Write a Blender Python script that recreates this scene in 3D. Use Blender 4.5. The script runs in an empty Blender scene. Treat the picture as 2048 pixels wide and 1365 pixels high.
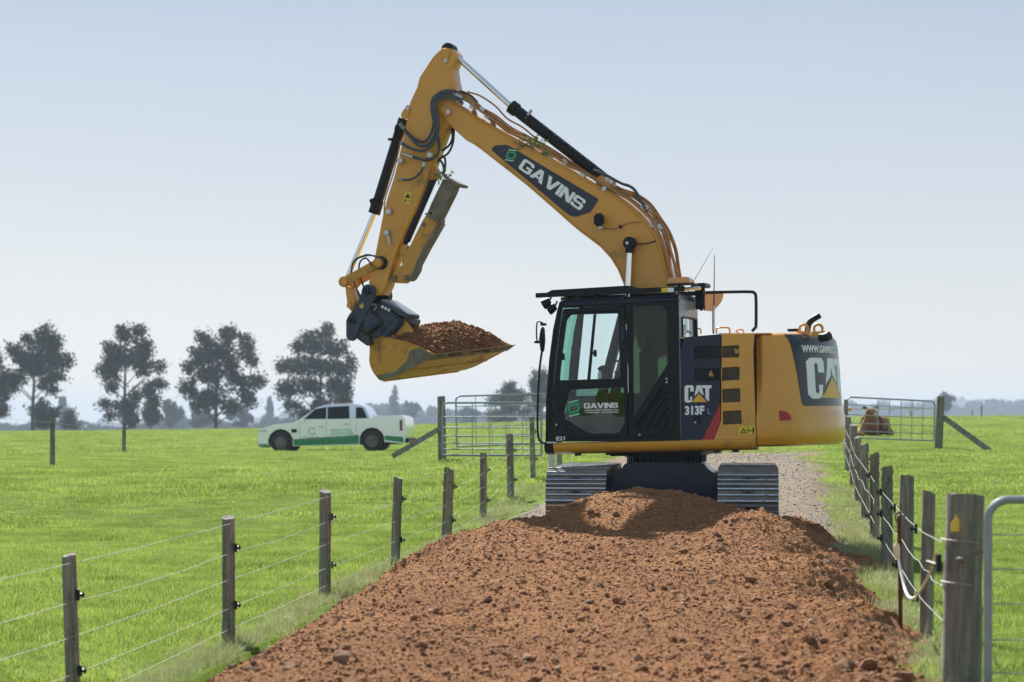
import bpy, bmesh, math, random
import numpy as np
from mathutils import Vector, Matrix
random.seed(7); rng = np.random.default_rng(7)
PI = math.pi
# ------------------------------------------------------------------ camera, sky, sun, exposure
SC = bpy.context.scene
COL = SC.collection
F = 4700.0; HY = 835.0; CZ = 1.42          # focal length in photo pixels, horizon row, eye height
cam = bpy.data.cameras.new('camera'); cam_o = bpy.data.objects.new('camera', cam); COL.objects.link(cam_o)
cam_o.location = (0, 0, CZ); cam_o.rotation_euler = (PI / 2, 0, 0)
cam.sensor_width = 36; cam.lens = 36 * F / 2048; cam.shift_y = (HY - 682.5) / 2048
cam.clip_start = .1; cam.clip_end = 9000
cam.dof.use_dof = True; cam.dof.focus_distance = 27.6; cam.dof.aperture_fstop = 3.0
SC.camera = cam_o
SEL, SAZ = 40, -18
SUN_EL, SUN_AZ = math.radians(SEL), math.radians(SAZ)      # azimuth from +Y, negative = towards -X
w = bpy.data.worlds.new('World'); SC.world = w; w.use_nodes = True
nt = w.node_tree; bg = nt.nodes['Background']
sky = nt.nodes.new('ShaderNodeTexSky'); sky.sky_type = 'NISHITA'; sky.sun_disc = False
sky.sun_elevation = SUN_EL; sky.sun_rotation = SUN_AZ
sky.air_density = 1.0; sky.dust_density = .7; sky.ozone_density = 1.4; sky.altitude = 50
hs = nt.nodes.new('ShaderNodeHueSaturation'); hs.inputs['Saturation'].default_value = .62
nt.links.new(sky.outputs[0], hs.inputs['Color']); 
wt = nt.nodes.new('ShaderNodeTexCoord'); wx = nt.nodes.new('ShaderNodeSeparateXYZ'); wr = nt.nodes.new('ShaderNodeValToRGB'); nt.links.new(wt.outputs['Generated'], wx.inputs[0]); nt.links.new(wx.outputs[2], wr.inputs[0])
el = wr.color_ramp.elements; el[0].position = 0; el[0].color = (.755, .765, .785, 1); el[1].position = 1; el[1].color = (.30, .42, .60, 1)
for p_, c_ in ((.035, (.70, .72, .755)), (.09, (.585, .635, .715)), (.18, (.395, .495, .635)), (.45, (.38, .49, .62))): k_ = el.new(p_); k_.color = (*c_, 1)
wn = nt.nodes.new('ShaderNodeTexNoise'); wn.inputs['Scale'].default_value = 3.; wn.inputs['Detail'].default_value = 5; wmp = nt.nodes.new('ShaderNodeMapping'); wmp.inputs['Scale'].default_value = (1, 1, 5); nt.links.new(wt.outputs['Generated'], wmp.inputs[0]); nt.links.new(wmp.outputs[0], wn.inputs[0])
wa_ = nt.nodes.new('ShaderNodeMath'); wa_.operation = 'MULTIPLY_ADD'; wa_.inputs[1].default_value = .045; nt.links.new(wn.outputs[0], wa_.inputs[0]); nt.links.new(wx.outputs[2], wa_.inputs[2]); ws_ = nt.nodes.new('ShaderNodeMath'); ws_.operation = 'SUBTRACT'; ws_.inputs[1].default_value = .0225; nt.links.new(wa_.outputs[0], ws_.inputs[0]); nt.links.new(ws_.outputs[0], wr.inputs[0])
wm = nt.nodes.new('ShaderNodeVectorMath'); wm.operation = 'SCALE'; wm.inputs['Scale'].default_value = 10.6; nt.links.new(wr.outputs[0], wm.inputs[0])
wmx = nt.nodes.new('ShaderNodeMix'); wmx.data_type = 'RGBA'; wmx.inputs[0].default_value = .72; nt.links.new(hs.outputs[0], wmx.inputs[6]); nt.links.new(wm.outputs[0], wmx.inputs[7]); nt.links.new(wmx.outputs[2], bg.inputs[0])
bg.inputs[1].default_value = .05
sun = bpy.data.lights.new('sun', 'SUN'); sun.energy = 5.0; sun.angle = math.radians(.55); sun.color = (1, .95, .87)
sun_o = bpy.data.objects.new('sun', sun); COL.objects.link(sun_o)
sd = Vector((math.sin(SUN_AZ) * math.cos(SUN_EL), math.cos(SUN_AZ) * math.cos(SUN_EL), math.sin(SUN_EL)))
sun_o.rotation_euler = sd.to_track_quat('Z', 'Y').to_euler(); sun_o.location = sd * 60
SC.view_settings.view_transform = 'Standard'; SC.view_settings.look = 'None'
SC.view_settings.exposure = 1.0; SC.view_settings.gamma = 1
SC.render.engine = 'CYCLES'
cy = SC.cycles; cy.max_bounces = 8; cy.diffuse_bounces = 3; cy.glossy_bounces = 3; cy.transmission_bounces = 4
cy.transparent_max_bounces = 12; cy.volume_bounces = 0; cy.use_denoising = True; cy.sample_clamp_indirect = 4
cy.use_adaptive_sampling = True; cy.adaptive_threshold = .02; cy.caustics_reflective = False; cy.caustics_refractive = False
try: cy.denoiser = 'OPENIMAGEDENOISE'
except Exception: pass
# ------------------------------------------------------------------ materials
MATS = {}
def nmat(name, col, rough=.6, metal=0., var=.0, vscale=6., col2=None, bump=0., bscale=40., spec=.5, coat=0., dirt=None, dirt_amt=0., dscale=3., transl=0., dir_z=False, rust=False):
    m = bpy.data.materials.new(name); m.use_nodes = True; t = m.node_tree; N = t.nodes; Lk = t.links
    b = N['Principled BSDF']; b.inputs['Roughness'].default_value = rough; b.inputs['Metallic'].default_value = metal
    b.inputs['Specular IOR Level'].default_value = spec; b.inputs['Coat Weight'].default_value = coat; b.inputs['Coat Roughness'].default_value = .12
    tc = N.new('ShaderNodeTexCoord')
    base = None
    def rgb(c): 
        n = N.new('ShaderNodeRGB'); n.outputs[0].default_value = (*c, 1); return n.outputs[0]
    c = rgb(col)
    if var or col2:
        no = N.new('ShaderNodeTexNoise'); no.inputs['Scale'].default_value = vscale; no.inputs['Detail'].default_value = 6; no.inputs['Roughness'].default_value = .65
        Lk.new(tc.outputs['Object'], no.inputs['Vector'])
        if dir_z:
            mp = N.new('ShaderNodeMapping'); mp.inputs['Scale'].default_value = (1, 1, .08); Lk.new(tc.outputs['Object'], mp.inputs[0]); Lk.new(mp.outputs[0], no.inputs['Vector'])
        rp = N.new('ShaderNodeValToRGB'); rp.color_ramp.elements[0].position = .32; rp.color_ramp.elements[1].position = .68
        c2 = col2 or tuple(min(1, x * (1 + var)) for x in col); c1 = col if col2 else tuple(x * (1 - var) for x in col)
        rp.color_ramp.elements[0].color = (*c1, 1); rp.color_ramp.elements[1].color = (*c2, 1)
        Lk.new(no.outputs[0], rp.inputs[0]); c = rp.outputs[0]
    if dirt:
        no = N.new('ShaderNodeTexNoise'); no.inputs['Scale'].default_value = dscale; no.inputs['Detail'].default_value = 9; no.inputs['Roughness'].default_value = .72
        Lk.new(tc.outputs['Object'], no.inputs['Vector'])
        rp = N.new('ShaderNodeValToRGB'); rp.color_ramp.elements[0].position = .62 - dirt_amt * .3; rp.color_ramp.elements[1].position = .74 - dirt_amt * .2
        Lk.new(no.outputs[0], rp.inputs[0])
        mx = N.new('ShaderNodeMix'); mx.data_type = 'RGBA'; Lk.new(rp.outputs[0], mx.inputs[0]); Lk.new(c, mx.inputs[6]); Lk.new(rgb(dirt), mx.inputs[7]); c = mx.outputs[2]
        mr = N.new('ShaderNodeMapRange'); mr.inputs['To Min'].default_value = rough; mr.inputs['To Max'].default_value = .85
        Lk.new(rp.outputs[0], mr.inputs[0]); Lk.new(mr.outputs[0], b.inputs['Roughness'])
    Lk.new(c, b.inputs['Base Color'])
    if bump:
        no = N.new('ShaderNodeTexNoise'); no.inputs['Scale'].default_value = bscale; no.inputs['Detail'].default_value = 7; Lk.new(tc.outputs['Object'], no.inputs['Vector'])
        if dir_z:
            mp2 = N.new('ShaderNodeMapping'); mp2.inputs['Scale'].default_value = (1, 1, .06); Lk.new(tc.outputs['Object'], mp2.inputs[0]); Lk.new(mp2.outputs[0], no.inputs['Vector'])
        bp = N.new('ShaderNodeBump'); bp.inputs['Strength'].default_value = bump; bp.inputs['Distance'].default_value = .02
        Lk.new(no.outputs[0], bp.inputs['Height']); Lk.new(bp.outputs[0], b.inputs['Normal'])
    if transl:
        tr = N.new('ShaderNodeBsdfTranslucent'); Lk.new(c, tr.inputs[0]); ms = N.new('ShaderNodeMixShader'); ms.inputs[0].default_value = transl
        Lk.new(b.outputs[0], ms.inputs[1]); Lk.new(tr.outputs[0], ms.inputs[2]); Lk.new(ms.outputs[0], N['Material Output'].inputs[0])
    MATS[name] = m; return m
def glassmat(name, tint, refl=1.45, rough=0., wav=0.):
    m = bpy.data.materials.new(name); m.use_nodes = True; t = m.node_tree; N = t.nodes; Lk = t.links
    N.remove(N['Principled BSDF'])
    tr = N.new('ShaderNodeBsdfTransparent'); tr.inputs[0].default_value = (*tint, 1)
    gl = N.new('ShaderNodeBsdfGlossy'); gl.inputs['Roughness'].default_value = rough
    fr = N.new('ShaderNodeFresnel'); gm = N.new('ShaderNodeNewGeometry'); mr = N.new('ShaderNodeMapRange'); mr.inputs['To Min'].default_value = refl; mr.inputs['To Max'].default_value = 1 / refl; Lk.new(gm.outputs['Backfacing'], mr.inputs[0]); Lk.new(mr.outputs[0], fr.inputs[0])
    if wav:
        tc = N.new('ShaderNodeTexCoord'); no = N.new('ShaderNodeTexNoise'); no.inputs['Scale'].default_value = 2.2; no.inputs['Detail'].default_value = 1; Lk.new(tc.outputs['Object'], no.inputs['Vector'])
        bp = N.new('ShaderNodeBump'); bp.inputs['Strength'].default_value = wav; bp.inputs['Distance'].default_value = .1; Lk.new(no.outputs[0], bp.inputs['Height'])
        Lk.new(bp.outputs[0], gl.inputs['Normal']); Lk.new(bp.outputs[0], fr.inputs['Normal'])
    ms = N.new('ShaderNodeMixShader'); Lk.new(fr.outputs[0], ms.inputs[0]); Lk.new(tr.outputs[0], ms.inputs[1]); Lk.new(gl.outputs[0], ms.inputs[2])
    Lk.new(ms.outputs[0], N['Material Output'].inputs[0]); MATS[name] = m; return m
YEL = nmat('machine_yellow', (.66, .305, .026), .36, var=.06, vscale=1.5, coat=.25, dirt=(.30, .17, .08), dirt_amt=.12, dscale=2.2)
YELC = nmat('clean_yellow', (.70, .32, .018), .3, var=.05, vscale=1.8, coat=.45, dirt=(.42, .24, .09), dirt_amt=.06, dscale=5)
YELD = nmat('worn_yellow', (.56, .27, .032), .5, var=.12, vscale=4, dirt=(.20, .10, .05), dirt_amt=.32, dscale=3.6, bump=.15, bscale=30)
ORP = nmat('pipe_orange', (.40, .19, .05), .45, var=.1, vscale=8, dirt=(.22, .12, .07), dirt_amt=.2, dscale=9)
NAVY = nmat('navy_paint', (.005, .014, .045), .3, spec=.3, coat=.12, var=.1, vscale=2, dirt=(.05, .045, .04), dirt_amt=.15, dscale=3)
NAVYD = nmat('worn_navy', (.02, .035, .075), .45, var=.2, vscale=5, dirt=(.10, .075, .055), dirt_amt=.35, dscale=6, bump=.1)
BLACK = nmat('black_plastic', (.006, .008, .011), .42, spec=.25, var=.15, vscale=6)
CABK = nmat('cab_black', (.005, .008, .012), .36, spec=.22, coat=.0, var=.08, vscale=3)
RUB = nmat('hose_rubber', (.055, .070, .085), .5, var=.3, vscale=30, bump=.4, bscale=160)
CHR = nmat('chrome', (.78, .80, .82), .12, 1.0)
STL = nmat('zinc_steel', (.50, .52, .53), .38, .85, var=.2, vscale=14)
GALV = nmat('galvanised', (.29, .32, .35), .5, .45, var=.15, vscale=9)
WIRE = nmat('wire_steel', (.34, .34, .32), .6, .2, var=.15, vscale=20)
OLDS = nmat('old_steel', (.13, .118, .095), .65, .15, col2=(.24, .21, .165), vscale=7, dirt=(.17, .08, .04), dirt_amt=.45, dscale=5, bump=.35, bscale=30)
WORN = nmat('worn_steel', (.52, .55, .60), .3, .7, var=.25, vscale=12, dirt=(.30, .26, .20), dirt_amt=.25, dscale=8)
SHOE = nmat('track_steel', (.19, .20, .205), .42, .35, var=.3, vscale=9, dirt=(.25, .21, .155), dirt_amt=.62, dscale=5.5, bump=.2, bscale=40)
RUST = nmat('rusty_steel', (.13, .04, .02), .85, .1, var=.35, vscale=18, bump=.4, bscale=70)
WHITE = nmat('white_print', (.88, .90, .93), .5)
WHITEB = nmat('white_cap', (.8, .78, .74), .5)
RED = nmat('red_print', (.42, .02, .025), .35)
GRN = nmat('green_print', (.02, .38, .15), .45)
LBL = nmat('label_yellow', (.75, .60, .03), .5)
TRI = nmat('logo_yellow', (.80, .45, .04), .4)
MESHG = nmat('vent_mesh', (.022, .026, .032), .7, var=.3, vscale=3, bump=1., bscale=260)
MESHY = nmat('vent_mesh_brown', (.12, .09, .05), .7, var=.3, vscale=3, bump=1., bscale=260)
GREYP = nmat('cab_rear_grey', (.22, .24, .27), .3, .2, var=.1, vscale=4)
DARKI = nmat('interior_dark', (.022, .032, .03), .8)
SEAT = nmat('seat_fabric', (.03, .04, .04), .9)
AMB = nmat('beacon_amber', (.70, .30, .08), .25, coat=.6)
GLS = glassmat('cab_glass', (.92, .98, .98), 1.45, wav=.0)
GLSG = glassmat('cab_glass_deep', (.93, .98, .99), 1.45)
GLSW = glassmat('windscreen_glass', (.56, .84, .78), 1.45)
GLSD = glassmat('cab_glass_dark', (.22, .32, .22), 1.5, wav=.2)
GLSL = glassmat('cab_glass_low', (.34, .48, .42), 1.75, wav=.9)
WOOD = nmat('post_wood', (.10, .088, .068), .9, col2=(.34, .315, .26), vscale=22, dir_z=True, bump=.9, bscale=55, dirt=(.08, .085, .055), dirt_amt=.3, dscale=9)
WOODG = nmat('strainer_wood', (.10, .095, .08), .9, col2=(.29, .27, .22), vscale=26, dir_z=True, bump=.9, bscale=40, dirt=(.07, .09, .05), dirt_amt=.32, dscale=4)
WOODP = nmat('white_post_wood', (.55, .54, .50), .85, var=.15, vscale=12)
LICH = nmat('lichen', (.24, .25, .19), .95, var=.4, vscale=30)
CLOD = nmat('clod_earth', (.15, .062, .024), .95, col2=(.38, .18, .072), vscale=7, bump=.6, bscale=60)
CLODG = nmat('clod_stone', (.22, .12, .065), .9, col2=(.40, .25, .15), vscale=9, bump=.5, bscale=60)
GRAV = nmat('gravel_stone', (.25, .22, .18), .9, col2=(.42, .385, .33), vscale=9, bump=.5, bscale=60)
PALE = nmat('pale_stone', (.32, .21, .125), .9, col2=(.50, .37, .25), vscale=9, bump=.5, bscale=60)
CARW = nmat('car_white', (.88, .90, .95), .28, .55, coat=1.)
CARG = nmat('car_green', (.01, .28, .09), .35)
CARGL = nmat('car_pale_green', (.38, .72, .50), .4)
CARGR = nmat('car_grey_print', (.36, .38, .40), .5)
CARWIN = nmat('car_window', (.006, .012, .022), .25, spec=.25)
TYRE = nmat('tyre', (.02, .02, .022), .8)
COW = nmat('cow_hide', (.30, .125, .055), .85, var=.25, vscale=4)
HOOF = nmat('pale_muzzle', (.55, .42, .34), .7)
TAPE = nmat('fence_tape', (.72, .62, .40), .7)
# ------------------------------------------------------------------ object helpers
def link(o, parent=None):
    COL.objects.link(o)
    if parent is not None: o.parent = parent
    return o
def empty(name, label=None, cat=None, group=None, loc=(0, 0, 0), M=None):
    o = bpy.data.objects.new(name, None); COL.objects.link(o); o.empty_display_size = .2
    if M is not None: o.matrix_world = M
    else: o.location = loc
    if label: o['label'] = label
    if cat: o['category'] = cat
    if group: o['group'] = group
    return o
def mobj(name, me, mat, parent=None, label=None, sharp=None):
    if mat is not None and not len(me.materials): me.materials.append(mat)
    if sharp is not None:
        me.polygons.foreach_set('use_smooth', [True] * len(me.polygons))
        me.set_sharp_from_angle(angle=math.radians(sharp))
    o = bpy.data.objects.new(name, me); link(o, parent)
    if label: o['label'] = label
    return o
class G:
    """collects simple solids, then becomes one mesh object"""
    def __init__(s): s.v = []; s.f = []
    def add(s, vs, fs):
        k = len(s.v); s.v += [tuple(p) for p in vs]; s.f += [tuple(i + k for i in f) for f in fs]; return s
    def box(s, c, d, R=None):
        c = Vector(c); x, y, z = [q / 2 for q in d]
        P = [Vector((i * x, j * y, k * z)) for i in (-1, 1) for j in (-1, 1) for k in (-1, 1)]
        if R is not None: P = [R @ p for p in P]
        return s.add([c + p for p in P], [(0, 1, 3, 2), (4, 6, 7, 5), (0, 4, 5, 1), (2, 3, 7, 6), (0, 2, 6, 4), (1, 5, 7, 3)])
    def bar(s, p, q, a, b):
        p, q = Vector(p), Vector(q); d = q - p; z = d.normalized(); up = Vector((0, 1, 0)) if abs(z.y) < .9 else Vector((1, 0, 0))
        x = z.cross(up).normalized(); y = z.cross(x); R = Matrix((x, y, z)).transposed()
        return s.box((p + q) / 2, (a, b, d.length), R)
    def tube(s, pts, r, n=10, caps=True):
        pts = [Vector(p) for p in pts]; m = len(pts); rs = r if isinstance(r, (list, tuple)) else [r] * m
        vs = []; prev = None
        for i, p in enumerate(pts):
            d = (pts[min(i + 1, m - 1)] - pts[max(i - 1, 0)]).normalized()
            if prev is None: x = d.orthogonal().normalized()
            else:
                x = prev - d * prev.dot(d)
                x = x.normalized() if x.length > 1e-6 else d.orthogonal().normalized()
            prev = x; y = d.cross(x)
            vs += [p + (x * math.cos(2 * PI * k / n) + y * math.sin(2 * PI * k / n)) * rs[i] for k in range(n)]
        fs = [(i * n + k, i * n + (k + 1) % n, (i + 1) * n + (k + 1) % n, (i + 1) * n + k) for i in range(m - 1) for k in range(n)]
        if caps: fs += [tuple(range(n))[::-1], tuple((m - 1) * n + k for k in range(n))]
        return s.add(vs, fs)
    def cyl(s, p, q, r, n=20): return s.tube([p, q], r, n)
    def prism(s, a, b):
        n = len(a); return s.add(list(a) + list(b), [tuple(range(n))[::-1], tuple(range(n, 2 * n))] + [(i, (i + 1) % n, n + (i + 1) % n, n + i) for i in range(n)])
    def build(s, name, mat, parent=None, sharp=35, label=None, bevel=0.):
        me = bpy.data.meshes.new(name); me.from_pydata(s.v, [], s.f)
        bm = bmesh.new(); bm.from_mesh(me); bmesh.ops.recalc_face_normals(bm, faces=bm.faces)
        if bevel:
            es = [e for e in bm.edges if len(e.link_faces) == 2 and e.calc_face_angle(0) > .6]
            bmesh.ops.bevel(bm, geom=es, offset=bevel, segments=2, affect='EDGES', clamp_overlap=True)
        bm.to_mesh(me); bm.free()
        return mobj(name, me, mat, parent, label, sharp)
def spline(pts, k=6):
    """Catmull-Rom through pts"""
    P = [Vector(p) for p in pts]; P = [P[0] * 2 - P[1]] + P + [P[-1] * 2 - P[-2]]; out = []
    for i in range(1, len(P) - 2):
        a, b, c, d = P[i - 1:i + 3]
        for j in range(k):
            t = j / k; out.append(.5 * ((2 * b) + (c - a) * t + (2 * a - 5 * b + 4 * c - d) * t * t + (3 * b - a - 3 * c + d) * t ** 3))
    out.append(P[-2]); return out
def curve_mesh(polys, thick, bev=0., res=1):
    """2-D outlines (holes allowed) -> plate mesh in x,y with thickness along z (centred)"""
    cu = bpy.data.curves.new('c', 'CURVE'); cu.dimensions = '2D'; cu.fill_mode = 'BOTH'; cu.extrude = max(thick / 2 - bev, 0); cu.bevel_depth = bev; cu.bevel_resolution = res; cu.offset = -bev
    for p in polys:
        sp = cu.splines.new('POLY'); sp.points.add(len(p) - 1); sp.use_cyclic_u = True
        for i, q in enumerate(p): sp.points[i].co = (q[0], q[1], 0, 1)
    o = bpy.data.objects.new('c', cu); me = bpy.data.meshes.new_from_object(o); bpy.data.objects.remove(o); bpy.data.curves.remove(cu)
    return me
def text_mesh(txt, size=1., off=0., space=1., extrude=.002):
    cu = bpy.data.curves.new('t', 'FONT'); cu.body = txt; cu.size = size; cu.offset = off; cu.space_character = space; cu.extrude = extrude; cu.resolution_u = 4
    o = bpy.data.objects.new('t', cu); me = bpy.data.meshes.new_from_object(o); bpy.data.objects.remove(o); bpy.data.curves.remove(cu)
    return me
def coords(me):
    a = np.empty(len(me.vertices) * 3, np.float32); me.vertices.foreach_get('co', a); return a.reshape(-1, 3)
def setco(me, a): me.vertices.foreach_set('co', np.ascontiguousarray(a, np.float32).ravel()); me.update()
def rnd_poly(pts, r=.02, k=3):
    """round the corners of a 2-D polygon"""
    out = []; n = len(pts)
    for i in range(n):
        a, b, c = Vector(pts[i - 1]), Vector(pts[i]), Vector(pts[(i + 1) % n])
        u = (a - b); v = (c - b); d = min(r, u.length * .45, v.length * .45)
        p = b + u.normalized() * d; q = b + v.normalized() * d
        for j in range(k + 1):
            t = j / k; out.append(tuple(p * (1 - t) ** 2 + b * 2 * t * (1 - t) + q * t * t))
    return out
# ------------------------------------------------------------------ numpy value noise
def _h(ix, iy, s):
    n = (ix.astype(np.int64) * 374761393 + iy.astype(np.int64) * 668265263 + s * 1442695041) & 0x7fffffff
    n = ((n ^ (n >> 13)) * 1274126177) & 0x7fffffff
    return ((n ^ (n >> 16)) & 0xffff) / 65535.
def vnoise(x, y, s=0):
    ix, iy = np.floor(x), np.floor(y); fx, fy = x - ix, y - iy; fx = fx * fx * (3 - 2 * fx); fy = fy * fy * (3 - 2 * fy)
    a, b, c, d = _h(ix, iy, s), _h(ix + 1, iy, s), _h(ix, iy + 1, s), _h(ix + 1, iy + 1, s)
    return (a * (1 - fx) + b * fx) * (1 - fy) + (c * (1 - fx) + d * fx) * fy - .5
def fbm(x, y, o=4, s=0, g=.5):
    r = 0; a = 1
    for i in range(o): r = r + a * vnoise(x * 2 ** i, y * 2 ** i, s + i * 17); a *= g
    return r
def sstep(a, b, x): t = np.clip((x - a) / (b - a), 0, 1); return t * t * (3 - 2 * t)
def P(px, py, D): return Vector(((px - 1024) / F * D, D, CZ - (py - HY) / F * D))
# ------------------------------------------------------------------ the lie of the land (H = metres below the eye)
def XL(D): return -4.97 + .1226 * D
def XR(D): return .946 + .1226 * D
LD = [0, 14, 20, 25, 29, 33, 37, 40, 43.5, 52, 60, 85, 130]; LH = [2.2, 2.12, 2.04, 1.95, 1.91, 1.82, 1.68, 1.48, 1.16, .90, 1.0, 1.25, 1.2]
RD = [0, 14, 18, 22, 26, 30, 34, 39, 45, 58, 75, 100, 150]; RH = [1.6, 1.6, 1.72, 1.7, 1.67, 1.6, 1.58, 1.5, 1.25, .76, .64, .55, .3]
CD = [0, 14, 20, 25, 27, 31, 36, 42, 52, 60, 100]; CH = [1.95, 1.85, 1.7, 1.55, 1.44, 1.42, 1.36, 1.14, .94, .8, .6]
def Hfun(x, y):
    x = np.asarray(x, float); y = np.asarray(y, float)
    hl = np.interp(y, LD, LH) + .22 * sstep(0, 7, XL(y) - x) * sstep(40, 50, y) * (1 - sstep(60, 80, y))
    hr = np.interp(y, RD, RH); hc = np.interp(y, CD, CH)
    t1 = sstep(-.3, 1.3, x - XL(y)); t2 = sstep(-1.0, .3, x - XR(y))
    near = (hl * (1 - t1) + hc * t1) * (1 - t2) + hr * t2
    a = 1024 + F * x / np.maximum(y, 1)
    crest = np.interp(a, [0, 500, 900, 1090, 1700, 2048], [866, 860, 850, 845, 835.5, 834]) - HY
    far = crest / F * np.minimum(y, 205) + sstep(205, 330, y) * 1.9
    far = np.where(y > 205, np.maximum(far, (crest + 3.0 * sstep(205, 260, y)) / F * y), far)
    k = sstep(90, 170, y)
    return near * (1 - k) + far * k
def Z(x, y): return CZ - Hfun(x, y)
def Zs(x, y): return float(Z(x, y))
def ground_z(x, y):
    n = fbm(x * .35, y * .35, 3, 5) * .05 * sstep(12, 20, y) + fbm(x * 1.7, y * 1.7, 3, 9) * .035
    return Z(x, y) + n * (1 - sstep(60, 100, y) * .5)
# dirt fill
HEAP = [(1.64, 26.0, .50, 1.32, .95), (2.48, 24.15, .20, .70, .7), (1.0, 26.0, .10, .6, .7), (.25, 25.6, .10, .9, .6), (3.0, 25.3, .10, .6, .7)]
def dirt_z(x, y):
    hc = np.interp(y, [0, 10, 14, 18, 20, 22.5, 24, 25.2, 26.4, 27.2, 40], [1.72, 1.68, 1.56, 1.42, 1.33, 1.22, 1.16, 1.15, 1.26, 1.6, 1.6])
    g = Z(x, y)
    wob = fbm(x * .0 + 3, y * .9, 3, 21) * .5
    wob2 = fbm(x * .0 + 8, y * .9, 3, 22) * .4
    s1 = x - XL(y) - .12 - .2 * (1 - sstep(18, 23, y)) - wob; s2 = XR(y) - x + .12 - sstep(16, 20, y) * .25 - sstep(21, 24, y) * .1 - wob2
    e = np.minimum(sstep(-.15, 1.75, s1), 1); f = sstep(-.1, .8 + .25 * sstep(18, 22, y), s2)
    gl = CZ - np.interp(y, LD, LH); gr = CZ - np.interp(y, RD, RH)
    top = CZ - hc
    z = (gl - .10) * (1 - e) + top * e
    z = np.where(f < 1, (gr - .10) * (1 - f) + z * f, z)
    # strip of fill beside the right-hand track
    rx = sstep(3.0, 3.35, x - (y - 27) * .05) * (1 - sstep(3.55, 4.0, x - (y - 27) * .02 + fbm(x * 0 + 5, y * 1.3, 3, 77) * .5)) * (1 - sstep(30.5, 32.5, y))
    z = np.maximum(z, np.where(y > 24, (g + .10) * rx + (g - .2) * (1 - rx), -9))
    for (hx, hy, h, rx_, ry_) in HEAP:
        r = np.sqrt(((x - hx) / rx_) ** 2 + ((y - hy) / np.where(y < hy, ry_ * 1.7, ry_)) ** 2)
        z = z + h * np.clip(1.10 - np.sqrt(r * r + .06), 0, 1) * (1 - sstep(.9, 1.15, r))
    return z
def dirt_full(x, y):
    z = dirt_z(x, y)
    rough = np.clip((1 - sstep(1.0, 2.0, x - XL(y))) * sstep(20.5, 23, y) + (1 - sstep(.7, 1.9, XR(y) - x)) + np.exp(-(((x - 2.7) / .8) ** 2 + ((y - 24) / .8) ** 2)), 0, 1)
    z = z + rough * (np.abs(fbm(x * 6, y * 5, 3, 45)) * .075 + np.abs(fbm(x * 17, y * 15, 2, 46)) * .05 - .025)
    z = z + fbm(x * 1.1, y * .9, 3, 31) * .06 + fbm(x * 5, y * 4, 3, 33) * .018 + fbm(x * 15, y * 13, 2, 35) * .018 + np.abs(fbm(x * 30, y * 26, 2, 37)) * .026
    return z
# ================================================================== THE LAND
def grid_obj(name, X, Y, Zv, mat, mask=None):
    r, c = X.shape; me = bpy.data.meshes.new(name)
    vs = np.stack([X, Y, Zv], -1).reshape(-1, 3)
    i = np.arange(r * c).reshape(r, c); q = np.stack([i[:-1, :-1], i[:-1, 1:], i[1:, 1:], i[1:, :-1]], -1).reshape(-1, 4)
    if mask is not None: q = q[mask[:-1, :-1].reshape(-1)]
    me.vertices.add(len(vs)); me.vertices.foreach_set('co', vs.astype(np.float32).ravel())
    me.loops.add(len(q) * 4); me.polygons.add(len(q)); me.loops.foreach_set('vertex_index', q.astype(np.int32).ravel())
    me.polygons.foreach_set('loop_start', np.arange(0, len(q) * 4, 4, dtype=np.int32)); me.polygons.foreach_set('loop_total', np.full(len(q), 4, np.int32))
    me.polygons.foreach_set('use_smooth', np.ones(len(q), bool)); me.update(calc_edges=True)
    me.materials.append(mat); o = bpy.data.objects.new(name, me); COL.objects.link(o); return o
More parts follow.
